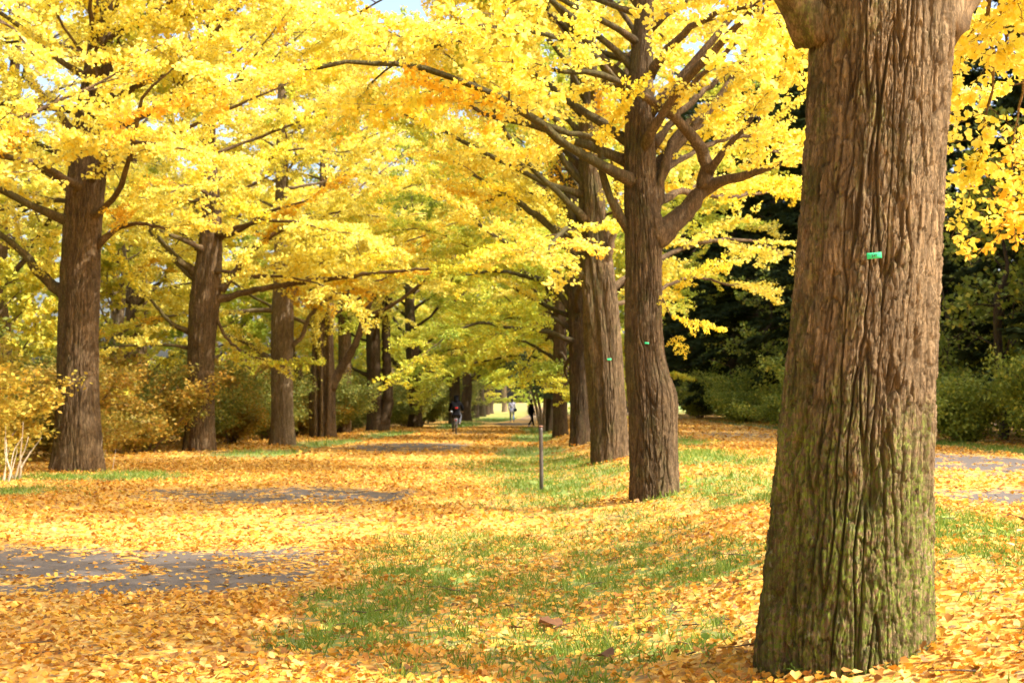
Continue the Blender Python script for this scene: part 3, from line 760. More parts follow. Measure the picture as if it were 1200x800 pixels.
_r2, _b2 = trees['R2'][0], trees['R2'][2]; _rg = np.random.RandomState(5)
for (x0, y0, x1, y1, ln_) in ((784, 368, 812, 384, .78), (786, 392, 800, 408, .42), (762, 330, 790, 372, .5)):      # a low shoot on the trunk's right side
    p0, p1 = at(x0, y0, _b2[1] + .1) - _b2, at(x1, y1, _b2[1] - .1) - _b2
    place_spray(_r2, p0, p1 - p0, ln_, _rg, M_leaf_lemon)
obj("limb", tubes_mesh("limb", [(np.array([at(768, 338, _b2[1]) - _b2, at(777, 352, _b2[1]) - _b2, at(786, 370, _b2[1] + .1) - _b2]), np.array([.025, .018, .012]))], 6, M_bark_right), _r2)
# ---- left row
trees['L1'] = px_tree("broad ginkgo trunk with limbs on both sides nearest on the left", GL, (90, 551),
    [(91, 556, 28), (91, 500, 24.5), (92, 450, 23), (92, 390, 22.5), (93, 340, 23), (96, 280, 21), (101, 220, 21.5), (107, 160, 21), (113, 110, 19), (118, 50, 13), (122, 0, 10)],
    [(0.1, 12.5, 0.10), (0.2, 14.5, 0.04)], M_bark_left, M_leaf_gold,
    [([(82, 348), (62, 335), (45, 318, -.2), (20, 290, -.4), (-20, 260, -.6)], 13, 4), ([(92, 225), (60, 205), (30, 180, -.4), (-10, 150, -.8)], 10, 4),
     ([(103, 210), (130, 196, -.2), (165, 182, -.5), (216, 164, -.9)], 7, 3), ([(95, 170), (78, 145, -.2), (60, 120, -.3), (30, 95, -.6)], 9, 4), ([(122, 122), (140, 112), (165, 100, -.3), (200, 85, -.6)], 9, 3),
     ([(112, 290), (135, 270, -.2), (160, 262, -.4), (200, 268, -.8)], 7, 3), ([(115, 60), (150, 30, -.6), (200, 20, -1.2), (260, 10, -1.8)], 7, 3)],
    seed=51, el=(-4, 26), limb_r=0.22, n_limb=15, zlo=5.2, zhi=13.5, L=5.2, az_bias=(-0.6, 0.3), leaf=0.095, leaf_gap=0.065, per=4, nth=180, nz=380, front=True, depth=0.075, sc=1.25, flute=0.07, flare=0.22, lumps=((3.9, -1.4, 0.06, 0.22), (4.6, 2.6, 0.05, 0.2)))
trees['L2'] = px_tree("dark ginkgo with a very long level limb over the path, second on the left", GL, (234, 527),
    [(234, 532, 18), (235, 480, 16), (235, 420, 15), (238, 380, 15.5), (241, 340, 17), (246, 290, 13), (248, 240, 11), (244, 180, 9), (246, 100, 7), (250, 0, 5)],
    [(0.1, 17, 0.06)], M_bark_left, M_leaf_gold,
    [([(252, 352), (280, 344), (330, 334, -.5), (400, 325, -1.2), (470, 317, -2), (526, 314, -2.6)], 8, 2), ([(230, 320), (205, 300), (188, 280, -.3), (176, 255, -.5)], 8, 3),
     ([(224, 390), (200, 378), (180, 355, -.3), (165, 340, -.5)], 6, 2), ([(222, 408), (195, 404, -.2), (160, 404, -.4), (122, 408, -.6)], 4, 2),
     ([(258, 340), (278, 315), (300, 290, -.3), (345, 262, -.6), (400, 248, -1)], 8, 2), ([(252, 368), (265, 395), (285, 412, -.2), (318, 424, -.4)], 4, 2),
     ([(240, 300), (215, 275, -.3), (195, 262, -.7), (180, 262, -1)], 5, 2), ([(254, 280), (285, 268, -.5), (310, 250, -1), (360, 235, -1.6)], 6, 2)],
    seed=57, el=(-4, 26), limb_r=0.22, n_limb=15, zlo=5.0, zhi=16, L=5.4, az_bias=(-0.3, 0.3), leaf=0.11, leaf_gap=0.07, per=4, nth=140, nz=280, front=True, depth=0.070, sc=1.3, flute=0.07, flare=0.2, lumps=((3.3, -1.5, 0.07, 0.22), (2.9, 2.7, 0.05, 0.2), (3.9, -1.6, 0.06, 0.2)))
trees['L3'] = px_tree("pale greyish ginkgo trunk with a sunny patch, third on the left", GL, (331, 521),
    [(332, 525, 14), (331, 470, 12.5), (330, 420, 12.5), (331, 370, 13), (331, 320, 10), (330, 250, 8), (330, 150, 6)],
    [(0.1, 17, 0.06)], M_bark_grey, M_leaf_gold,
    [([(320, 424), (306, 414), (290, 402, -.3), (262, 392, -.7)], 7, 2), ([(342, 405), (355, 392), (362, 372, -.2), (385, 350, -.5), (420, 338, -1), (460, 322, -1.5)], 5, 2), ([(338, 350), (358, 325), (380, 290, .2), (410, 262, .4)], 6, 2)],
    seed=61, el=(-4, 26), limb_r=0.22, n_limb=15, zlo=4.6, zhi=16, L=5.4, az_bias=(0, 0.25), leaf=0.12, leaf_gap=0.075, per=4, nth=110, nz=200, front=True, depth=0.060, sc=1.4, flute=0.05, lumps=((3.4, -1.5, 0.05, 0.2),))
trees['L4'] = px_tree("many stemmed reddish ginkgo with a forked limb rising right, fourth on the left", GL, (378, 512),
    [(378, 516, 14), (378, 470, 13), (378, 420, 13), (378, 370, 12), (379, 320, 9), (380, 220, 6)],
    [(0.1, 17, 0.06)], M_bark_left, M_leaf_gold,
    [([(368, 465), (352, 440), (345, 420), (342, 395, .2)], 8, 3), ([(386, 455), (402, 428), (418, 400, -.3), (428, 368, -.5), (445, 335, -.8), (485, 300, -1.2)], 10, 2), ([(426, 372, -.5), (455, 360, -.8), (490, 335, -1.2), (530, 295, -1.6)], 5, 2),
     ([(370, 514, -.5), (369, 440, -.45), (366, 370, -.4), (362, 310, -.2)], 5, 3), ([(384, 514, -.5), (386, 430, -.5), (384, 350, -.4), (390, 300, -.2)], 5, 3), ([(377, 515, -.6), (377, 430, -.5), (373, 360, -.4)], 4, 3)],
    seed=67, el=(-4, 26), limb_r=0.22, n_limb=15, zlo=4.6, zhi=16, L=5.4, leaf=0.13, leaf_gap=0.085, per=4, nth=80, nz=110, depth=0.05, sc=1.6, flute=0.2, leafy_from=0.5)
trees['L5'] = px_tree("straight brown ginkgo trunk just right of the many stemmed one", GL, (404, 507),
    [(404, 511, 8), (404, 460, 7.5), (404, 400, 7.5), (403, 330, 6.5), (402, 250, 5)], [(0.1, 17, 0.06)], M_bark_left, M_leaf_gold,
    seed=71, el=(-4, 26), limb_r=0.22, n_limb=14, zlo=4.8, zhi=16, L=5, leaf=0.14, leaf_gap=0.09, per=4, nth=50, nz=80, depth=0.04, sc=1.6)
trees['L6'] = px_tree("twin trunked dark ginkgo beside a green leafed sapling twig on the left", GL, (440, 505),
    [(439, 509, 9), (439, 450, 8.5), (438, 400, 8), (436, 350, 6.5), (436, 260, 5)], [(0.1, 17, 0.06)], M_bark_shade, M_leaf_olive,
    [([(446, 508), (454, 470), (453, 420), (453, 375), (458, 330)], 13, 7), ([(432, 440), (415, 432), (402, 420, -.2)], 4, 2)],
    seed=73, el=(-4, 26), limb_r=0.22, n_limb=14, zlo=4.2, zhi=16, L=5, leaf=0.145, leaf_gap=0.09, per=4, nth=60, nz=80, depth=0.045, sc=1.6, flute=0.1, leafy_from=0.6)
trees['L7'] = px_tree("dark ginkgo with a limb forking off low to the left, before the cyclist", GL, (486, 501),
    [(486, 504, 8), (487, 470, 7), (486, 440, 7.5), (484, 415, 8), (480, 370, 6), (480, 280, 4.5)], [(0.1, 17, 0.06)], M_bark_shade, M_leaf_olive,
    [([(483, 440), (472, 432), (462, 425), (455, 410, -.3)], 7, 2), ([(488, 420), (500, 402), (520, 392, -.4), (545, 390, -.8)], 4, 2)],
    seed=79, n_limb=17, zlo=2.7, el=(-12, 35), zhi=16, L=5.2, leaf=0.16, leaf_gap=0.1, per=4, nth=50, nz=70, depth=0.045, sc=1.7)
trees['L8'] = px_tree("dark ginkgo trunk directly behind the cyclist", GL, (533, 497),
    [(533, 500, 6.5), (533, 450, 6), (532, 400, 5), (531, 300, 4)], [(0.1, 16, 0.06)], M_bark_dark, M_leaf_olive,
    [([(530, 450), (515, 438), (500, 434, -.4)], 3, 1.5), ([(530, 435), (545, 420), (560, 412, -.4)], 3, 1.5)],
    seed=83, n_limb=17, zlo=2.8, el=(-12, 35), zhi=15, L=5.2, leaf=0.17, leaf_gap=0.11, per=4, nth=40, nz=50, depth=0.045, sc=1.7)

# far ends of both rows: copies of two prototypes
def proto(name, label, cat, H, r, seed, mt, ml, zlo, L, leaf, n_limb, gap, **kw):
    rng = np.random.RandomState(seed)
    zs = [-0.25, 1, 2.5, 4, H * .6, H]
    ctr = [(rng.normal() * .05 * i, rng.normal() * .05 * i, z, r * f) for i, (z, f) in enumerate(zip(zs, (1.05, .95, .9, .8, .45, .1)))]
    root = thing(name, label, cat, (0, 0, 0))
    gk = {k: kw.pop(k) for k in list(kw) if k in ("el", "per", "twig_gap", "sec_gap", "leafy_from", "top_taper", "twig_len", "spread")}
    g = grow(ctr, rng, n_limb, zlo, H * 0.95, L, leaf_gap=gap, **gk)
    build_tree(root, ctr, g, rng, mt, ml, leaf=leaf, nth=40, nz=60, depth=0.04, sc=1.7, seed=seed, merge_limbs=True, **kw)
    return root
def ground_at(x, y): return (x, y, float(ground_z(x, y)) - 0.02)
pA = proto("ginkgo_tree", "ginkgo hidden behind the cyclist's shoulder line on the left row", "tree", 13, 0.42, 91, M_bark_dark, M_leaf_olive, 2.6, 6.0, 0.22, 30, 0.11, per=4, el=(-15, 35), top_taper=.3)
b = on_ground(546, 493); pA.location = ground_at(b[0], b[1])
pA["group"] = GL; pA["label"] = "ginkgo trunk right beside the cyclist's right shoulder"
far_left = [(556, 490, "slim trunk a step right of the cyclist in the far left row"), (564, 488, "third trunk right of the cyclist in the far left row"), (570, 486, "next to last trunk of the far left row"), (575, 484.5, "last trunk of the far left row at the sunny opening")]
for i, (x, y, lab) in enumerate(far_left):
    b = on_ground(x, y); dup(pA, ground_at(b[0], b[1]), i * 1.7 + 1, 0.95 - .03 * i, lab, GL)
for i, (X, d, lab) in enumerate([(2.6, 70, "hidden ginkgo seventh along the right row above the leaning stems"), (3.0, 82, "ginkgo eighth along the right row near the second walker"), (3.6, 95, "last ginkgo of the right row before the sunny opening")]):
    dup(pA, ground_at(X, d), i * 2.1 + .5, 0.95, lab, GR)
# nearer left row tree whose trunk stands outside the frame but whose crown hangs in
pB = proto("ginkgo_tree", "bright ginkgo crown hanging in at the upper left corner", "tree", 13.5, 0.45, 95, M_bark_left, M_leaf_gold, 4.0, 6.2, 0.075, 30, 0.052, per=4)
pB.location = ground_at(-10.6, 18.0); pB["group"] = GL

for i, (X, d, lab) in enumerate([(-10.9, 7.5, "left row ginkgo beside the camera, outside the frame"), (-11.2, -3.5, "left row ginkgo behind the camera"), (1.9, -4.5, "right row ginkgo behind the camera"), (1.6, -15, "second right row ginkgo behind the camera"), (-11.4, -15, "second left row ginkgo behind the camera")]):
    dup(pB, ground_at(X, d), i * 2.2 + 1, 1.0, lab, GL if X < 0 else GR)

for i, (X, d, s_, lab) in enumerate([(-16.2, 27, 1.1, "second row ginkgo crown filling the left border"), (-15.6, 39, 1.15, "second row ginkgo behind the first trunk's left side"), (-15.2, 52, 1.2, "second row ginkgo behind the gap right of the first trunk")]):
    dup(pB, ground_at(X, d), i * 1.3 + .4, s_, lab, "second row ginkgo trees beyond the hedge")
# ------------------------------------------------------------------ trees beyond the hedge on the left and the far end
GB = "background trees beyond the left hedge"
bt1 = proto("broadleaf_tree", "x", "tree", 11, 0.25, 101, M_bark_grey, M_leaf_yellowtree, 1.2, 4.4, 0.15, 28, 0.075, per=4, el=(-5, 45))
bt2 = proto("broadleaf_tree", "x", "tree", 9, 0.2, 103, M_bark_grey, M_leaf_lime, 0.9, 4.0, 0.15, 28, 0.075, per=4, el=(-10, 40))
spots = [(-17, 30, 1, .9, "lime green tree behind the hedge at the left edge"), (-14.5, 36, 0, .8, "yellow tree behind the hedge between the first two trunks"), (-20, 42, 1, 1.2, "tall lime green tree behind the second trunk"),
         (-15, 48, 0, 1.0, "yellow tree behind the third trunk"), (-24, 34, 0, 1.4, "tall pale yellow tree far back at the left edge"), (-13.5, 58, 1, 1.0, "green yellow tree behind the many stemmed ginkgo"), (-19, 62, 0, 1.4, "tall yellow tree far behind the third trunk"),
         (-12, 68, 0, 1.1, "yellow tree behind the twin trunk"), (-27, 56, 1, 1.5, "broad lime tree far behind the second trunk"), (-11, 80, 1, 1.1, "green yellow tree behind the hedge end"), (-18, 88, 0, 1.5, "tall yellow tree far behind the hedge end"),
         (-9, 96, 0, 1.1, "yellow tree behind the cyclist's row"), (-32, 78, 0, 1.7, "tall yellow tree farthest back on the left"), (-30, 45, 1, 1.5, "lime tree deep behind the first trunk")]
for i, (x, y, k, s, lab) in enumerate(spots):
    pr = (bt1, bt2)[k]
    if pr["label"] == "x":
        pr["label"] = lab; pr["group"] = GB; pr.location = ground_at(x, y); pr.scale = (s,) * 3
    else: dup(pr, ground_at(x, y), i * 1.3, s, lab, GB)
for i, (x, y, k, s_, lab) in enumerate([(-7, -27, 0, 1.2, "yellow tree unseen behind the camera"), (1, -31, 1, 1.3, "lime tree unseen behind the camera"), (8, -25, 0, 1.2, "second yellow tree unseen behind the camera"), (-17, -17, 1, 1.3, "lime tree unseen behind the camera on the left"), (-19, -4, 0, 1.2, "yellow tree unseen beside the camera on the left"), (-18, 9, 1, 1.2, "lime tree unseen outside the left border"), (-19, 20, 0, 1.3, "yellow tree unseen outside the left border"), (14, -18, 1, 1.3, "lime tree unseen behind the camera on the right")]):  # unseen trees, added to block skylight coming from behind the camera
    dup((bt1, bt2)[k], ground_at(x, y), i * 1.1, s_, lab, GB)
GF = "trees closing the far end of the avenue"
for i, (x, y, k, s, lab) in enumerate([(-3.5, 128, 0, .8, "sunlit yellow tree left of the walker at the far end"), (6.5, 132, 1, .8, "sunlit green tree right of the walker at the far end"), (2.0, 150, 1, .9, "pale green tree straight behind the walker"), (-8, 150, 1, 1.2, "taller green tree behind the far left row"),
        (12, 152, 0, 1.2, "yellow tree behind the far right row"), (-1, 180, 0, 1.5, "tall yellow tree farthest along the avenue"), (9, 185, 1, 1.5, "tall green tree farthest along the avenue"), (-6.5, 118, 1, .9, "green tree behind the last left trunks"), (-10, 125, 0, 1.2, "yellow tree behind the hedge end"), (11, 122, 1, 1.1, "green tree behind the last right trunk"), (-16, 170, 1, 1.8, "far tall green tree on the left"), (20, 175, 0, 1.8, "far tall yellow tree on the right")]):
    dup((bt1, bt2)[k], ground_at(x, y), i * 1.9, s, lab, GF)

# ------------------------------------------------------------------ shrubs
def shrub(name, label, seed, rad, h, n, leaf, ml, ms, pale=False):
    rng = np.random.RandomState(seed); root = thing(name, label, "shrub")
    st = []; tips = []
    for i in range(14):
        a = rng.uniform(0, 6.28); lean = rng.uniform(0.1, 0.75)
        q = wander((rng.normal()*.12, rng.normal()*.12, -0.05), (math.cos(a)*lean, math.sin(a)*lean, 1), h * rng.uniform(.35, 1.3), 0.16, rng, 0.13)
        st.append((q, np.linspace(0.022, 0.006, len(q)))); tips += list(q[len(q)//3:])
        for j in range(6):
            k = rng.randint(len(q)//4, len(q)); d = rng.normal(size=3); d[2] = abs(d[2]) * .4
            q2 = wander(q[k], d / np.linalg.norm(d), rng.uniform(.4, .9) * rad * .7, 0.14, rng, 0.14)
            st.append((q2, np.linspace(0.009, 0.003, len(q2)))); tips += list(q2[1:])
    tips = np.array(tips)
    tips = tips[tips[:, 2] > 0.12 * h]
    P = tips[(rng.uniform(0, 1, n) ** 1.0 * len(tips)).astype(int)] + rng.normal(size=(n, 3)) * np.array([.10, .10, .075]) * rad
    P[:, 2] = np.maximum(P[:, 2], 0.04)
    D = rng.normal(size=(n, 3)) + np.array([0, 0, -0.2])
    obj("stems", tubes_mesh("stems", st, 5, ms), root)
    V, F = leaves_np(P, D, leaf, rng, TPL_OVAL, FAC_KITE)
    c = obj("foliage", mesh_np("foliage", V, F, ml), root); c["kind"] = "stuff"
    return root
GH = "autumn shrubs of the hedge behind the left row"
sh1 = shrub("shrub", "x", 111, 1.1, 2.0, 13000, 0.085, M_leaf_hedge, M_twig)
sh2 = shrub("shrub", "x", 113, 1.2, 2.2, 13000, 0.09, M_leaf_hedge, M_twig)
hed = [(-10.6, 25.2, 0, .95, 'gold', "golden shrub at the left edge in front of the first trunk"), (-12.0, 27.0, 1, 1.1, 'gold', "tall gold shrub touching the first trunk's left side"), (-13.0, 24.5, 1, 1.15, 'hedge', "olive and gold shrub at the far left edge"),
       (-10.9, 31.5, 0, 1.0, 'hedge', "rusty shrub right of the first trunk"), (-11.4, 34.5, 1, 1.0, 'hedge', "olive brown shrub between the first and second trunks"), (-10.8, 37.5, 0, 1.1, 'hedge', "brownish shrub touching the second trunk's left side"), (-10.4, 42, 1, .95, 'green', "green brown shrub right of the second trunk"),
       (-10.0, 45.5, 0, 1.0, 'hedge', "brown shrub touching the third trunk's left side"), (-9.5, 50, 1, 1.0, 'green', "shrub between the third trunk and the many stemmed one"), (-9.3, 55, 0, 1.1, 'hedge', "brown shrub behind the many stemmed ginkgo"), (-8.6, 60, 1, 1.05, 'green', "green shrub right of the many stemmed ginkgo"),
       (-8.4, 66, 0, 1.1, 'green', "green shrub by the twin trunk"), (-7.4, 72, 1, 1.1, 'green', "round green shrub left of the low forked ginkgo"), (-6.6, 78, 0, 1.15, 'green', "olive shrub right of the low forked ginkgo"), (-5.9, 84, 1, 1.1, 'green', "green shrub left of the cyclist"), (-5.8, 92, 0, 1.2, 'green', "green shrub behind the cyclist"), (-5.0, 100, 1, 1.2, 'green', "far green shrub of the hedge end"), (-4.6, 110, 0, 1.3, 'green', "last green shrub of the hedge"), (-8.5, 90, 1, 1.4, 'green', "tall green shrub in the second line by the cyclist"), (-10, 74, 1, 1.4, 'green', "tall second line shrub behind the low forked ginkgo"), (-11.5, 60, 0, 1.4, 'hedge', "tall second line shrub behind the many stemmed ginkgo"), (-14.2, 30, 0, 1.2, 'hedge', "second line shrub behind the first trunk"), (-13.5, 40, 1, 1.2, 'hedge', "second line shrub behind the second trunk"), (-13.8, 35, 0, 1.3, 'green', "second line green shrub between the first and second trunks"), (-12.8, 46, 1, 1.3, 'green', "second line green shrub right of the second trunk"), (-12, 52, 0, 1.4, 'hedge', "second line shrub behind the third trunk"), (-16, 27, 1, 1.4, 'green', "second line green shrub left of the first trunk"), (-17, 33, 0, 1.6, 'green', "third line green shrub behind the first trunk"), (-16.5, 43, 1, 1.6, 'green', "third line green shrub behind the second trunk"), (-10.4, 68, 0, 1.5, 'green', "second line green shrub behind the twin trunk")]
mm = {'gold': M_leaf_hedge_gold, 'hedge': M_leaf_hedge, 'green': M_leaf_hedge_green}
for i, (x, y, k, s, c, lab) in enumerate(hed):
    pr = (sh1, sh2)[k]
    dup(pr, ground_at(x, y), i * 2.3, (s * 1.35, s * 1.35, s * 1.12), lab, GH, {'foliage': mm[c]})
GS = "green shrubs along the wood's edge on the right"
sh3 = shrub("shrub", "broad green shrub at the right edge beside the tree trunk", 117, 1.5, 2.7, 15000, 0.10, M_leaf_green, M_bark_dark)
sh3.location = ground_at(12.6, 30); sh3["group"] = GS
sh4 = shrub("shrub", "airy low green shrub beside the near trunk's right edge", 119, 1.9, 2.0, 13000, 0.10, M_leaf_green, M_bark_dark)
sh4.location = ground_at(11.6, 32.5); sh4["group"] = GS
for i, (x, y, k, s_, zs, lab) in enumerate([(14.4, 32.5, 0, 1.3, 1.25, "tall green shrub at the photo's right border"), (11.9, 40, 0, 1.0, .9, "green shrub hidden mostly behind the near trunk"), (12.0, 46, 0, 1.25, 1.2, "tall green shrub just left of the near trunk"),
        (11.0, 50, 1, .9, .8, "low green shrub in the middle between two trunks"), (12.4, 55, 0, 1.3, 1.35, "highest green shrub between the two trunks"), (10.8, 60, 1, 1.0, .9, "low dim green shrub a step right of the crooked limbed ginkgo"), (11.6, 66, 0, 1.2, 1.15, "dim green shrub touching the crooked limbed ginkgo's right edge"), (13.2, 26, 0, 1.1, 1, "green shrub just outside the right border"),
        (15.0, 37, 0, 1.5, 1.5, "back row shrub at the right border"), (14.4, 50, 0, 1.5, 1.6, "back row shrub behind the two low ones"), (11.2, 76, 0, 1.2, 1.2, "farthest green shrub on the right side"), (13.6, 61, 0, 1.5, 1.6, "back row shrub above the dim low one"), (12.9, 29.5, 1, .9, 1.2, "loose green shrub at the right border's foot")]):
    dup((sh3, sh4)[k], ground_at(x, y), i * 1.9, (s_, s_, zs), lab, GS)
for p_ in (sh1, sh2):
    for c in list(p_.children): bpy.data.objects.remove(c)
    bpy.data.objects.remove(p_)
# pale bare stems under the golden shrub
for i, (x, y, h, lab) in enumerate([(16, 562, 1.15, "pale sunlit clump of bare stems under the golden shrub"), (3, 566, 1.0, "single pale stem clump at the very left edge"), (124, 551, .8, "thin pale stems at the first trunk's right foot")]):
    b = on_ground(x, y); rng = np.random.RandomState(200 + i)
    root = thing("shrub_stem_clump", lab, "stems", b, 0)
    for k in range(4):
        a = rng.uniform(0, 6.28)
        q = wander((rng.normal()*.06, rng.normal()*.06, -.05), (math.cos(a)*.32, math.sin(a)*.32, 1), h * rng.uniform(.6, 1.1), .12, rng, .10)
        obj("stem", tubes_mesh("stem", [(q, np.linspace(0.03, 0.004, len(q)) * (.85 if i == 0 else .5))], 6, M_white_stem), root)

# ------------------------------------------------------------------ dark wood on the right
def conifer(label, H, seed):
    rng = np.random.RandomState(seed); root = thing("conifer_tree", label, "tree")
    ctr = [(0, 0, -.2, .26), (0, 0, H * .5, .16), (0, 0, H, .03)]
    obj("trunk", trunk_mesh("trunk", ctr, 24, 40, M_bark_dark, 0.02, 1.5, .05, .1, seed), root)
    br = []; P = []; D = []
    z = 1.2
    while z < H - .3:
        f = 1 - z / H
        for k in range(5):
            a = rng.uniform(0, 6.28); ln = (0.6 + 3.6 * f) * rng.uniform(.7, 1.1)
            q = wander((0, 0, z + rng.uniform(-.2, .2)), (math.cos(a), math.sin(a), rng.uniform(-.1, .25)), ln, .35, rng, .05, 0, .09)
            br.append((q, np.linspace(.03 * f + .01, .004, len(q))))
            m = int(ln * 70)
            u = rng.uniform(0.15, 1, m) ** .8 * (len(q) - 1.001); ii = u.astype(int)
            pp = q[ii] + (q[ii+1] - q[ii]) * (u - ii)[:, None]
            T = q[-1] - q[0]; T = T / np.linalg.norm(T)
            sd = np.array([-T[1], T[0], 0]) * rng.uniform(-1, 1, m)[:, None]
            dd = T * .6 + sd + np.array([0, 0, -.25]) + rng.normal(size=(m, 3)) * .25
            P.append(pp + sd * .35 * rng.uniform(0, 1, m)[:, None]); D.append(dd)
        z += rng.uniform(.3, .5)
    obj("branches", tubes_mesh("branches", br, 4, M_bark_dark), root)["kind"] = "stuff"
    V, F = leaves_np(np.vstack(P), np.vstack(D), 0.34, rng, TPL_OVAL * np.array([.55, 1, 1]), FAC_KITE)
    c = obj("crown", mesh_np("crown", V, F, M_leaf_conifer), root); c["kind"] = "stuff"
    return root
GC = "dark conifers of the wood on the right"
con = conifer("dark conifer behind the shrubs left of the near trunk", 19, 121); con.location = ground_at(14.0, 46); con["group"] = GC
for i, (x, y, s, lab) in enumerate([(14.5, 58, 1.1, "dark conifer behind the rounded green shrub"), (13.6, 70, 1.1, "dark conifer right of the crooked limbed ginkgo"), (16.5, 37, 1.0, "dark conifer right of the near trunk"), (18.5, 33, 1.1, "dark conifer at the right border"), (17.5, 52, 1.2, "second line conifer behind the near trunk"), (19, 66, 1.3, "second line conifer farther along the wood"),
        (21.5, 42, 1.3, "tall conifer deep in the wood at the right"), (23, 55, 1.4, "tall conifer deepest in the wood"), (14.5, 84, 1.2, "far conifer along the wood's edge"), (18, 82, 1.3, "far second line conifer"), (12.8, 90, 1.2, "far conifer closing the gap above the side path"), (14.5, 104, 1.5, "far tall conifer above the side path"), (17.5, 118, 1.6, "farthest tall conifer above the side path"), (13.6, 78, 1.15, "far conifer left of the dim shrubs"), (17.5, 24, 1.0, "conifer just outside the right border"), (22, 30, 1.2, "deep conifer outside the right border"), (15.0, 98, 1.2, "farthest conifer of the wood"), (26, 38, 1.4, "back conifer at the right border"), (20, 95, 1.4, "back conifer at the far end"), (15.5, 52, 1.0, "slender conifer between the rounded shrub and the near trunk"), (15.2, 64, 1.1, "slender conifer above the dim shrubs"), (15.8, 30, 1.05, "nearest dark conifer at the right border"), (24, 72, 1.5, "deep conifer above the dim shrubs"), (28, 50, 1.6, "tallest conifer in the depth of the wood"), (15.5, 76, 1.3, "conifer over the crooked limbed ginkgo's right edge")]):
    dup(con, ground_at(x, y), i * 1.7, s, lab, GC)
# understory tree of the wood, green leaves touched with yellow
ut = proto("broadleaf_tree", "green understory tree at the wood's edge near the right border", "tree", 7.5, 0.12, 131, M_bark_dark, M_leaf_green, 1.4, 2.6, 0.13, 16, 0.12, per=3, el=(0, 40))
ut.location = ground_at(13.0, 34); ut["group"] = "green understory trees at the wood's edge"
dup(ut, ground_at(13.2, 27), 2.0, 0.8, "green understory tree outside the right border", ut["group"])
for i, (x, y, sc_, lab) in enumerate([(12.8, 56, .8, "green understory tree behind the rounded shrub"), (14.6, 36, 1.2, "tall green understory tree beside the near trunk's right edge"), (14.2, 42, 1.0, "green understory tree behind the near trunk"), (13.4, 48, 1.1, "green understory tree just left of the near trunk"), (12.6, 63, 1.1, "green understory tree above the dim shrubs"), (12.4, 72, 1.2, "green understory tree at the crooked limbed ginkgo's right edge"), (16, 31, 1.3, "big green understory tree at the right border")]):
    dup(ut, ground_at(x, y), i * 2.0 + 4, sc_, lab, ut["group"])

# ------------------------------------------------------------------ leaning evergreen beside the path
b = on_ground(634, 506)
root = thing("evergreen_tree", "small leaning dark evergreen with grey twin stems behind the metal post", "tree", b)
rng = np.random.RandomState(141); ppm = FPX / b[1]
P = []
for k, pts in enumerate([[(634, 508), (629, 480), (621, 448), (616, 425)], [(636, 508), (633, 480), (628, 455), (626, 425)], [(637, 508), (638, 475), (640, 440), (648, 415)]]):
    q = resample([at(x, y, b[1]) - b for x, y in pts], .2)
    obj("stem", tubes_mesh("stem", [(q, np.linspace(.085, .03, len(q)))], 8, M_bark_grey), root)
    P.append(q[len(q)//2:])
P = np.vstack(P); tips = []
br = []
for k in range(46):
    s0 = P[rng.randint(len(P))]; a = rng.uniform(0, 6.28)
    q = wander(s0, (math.cos(a), math.sin(a), .1), rng.uniform(.7, 1.9), .2, rng, .1, 0, .05)
    br.append((q, np.linspace(.015, .004, len(q)))); tips += list(q[2:])
obj("branches", tubes_mesh("branches", br, 4, M_bark_dark), root)["kind"] = "stuff"
tips = np.array(tips); n = 5000
V, F = leaves_np(tips[rng.randint(0, len(tips), n)] + rng.normal(size=(n, 3)) * np.array([.14, .14, .05]), rng.normal(size=(n, 3)), .12, rng, TPL_OVAL, FAC_KITE)
M_evergreen = leaf_mat("evergreen_leaf", [(0, (0.05, 0.09, 0.05)), (1, (0.09, 0.14, 0.07))], trans=.2)
c = obj("crown", mesh_np("crown", V, F, M_evergreen), root); c["kind"] = "stuff"

# ------------------------------------------------------------------ metal post
M_post = plain("post_metal", (0.10, 0.085, 0.075), 0.5, 0.3, 0.2, 20)
M_postcap = plain("post_cap", (0.22, 0.10, 0.06), 0.6)
b = on_ground(634.5, 573)
root = thing("metal_post", "thin dark metal post standing in the grass beside the path", "post", b)
hgt = 72 / (FPX / b[1])
obj("post", tubes_mesh("post", [(np.array([(0, 0, -.2), (0, 0, .3), (-.01, 0, hgt - .05), (-.01, 0, hgt)]), np.array([.034, .034, .034, .032]))], 12, M_post), root)
V, F, T = box(.075, .075, .035, (-.01, 0, hgt + .015), .012)
obj("cap", mesh_np("cap", V, [F, T], M_postcap), root)

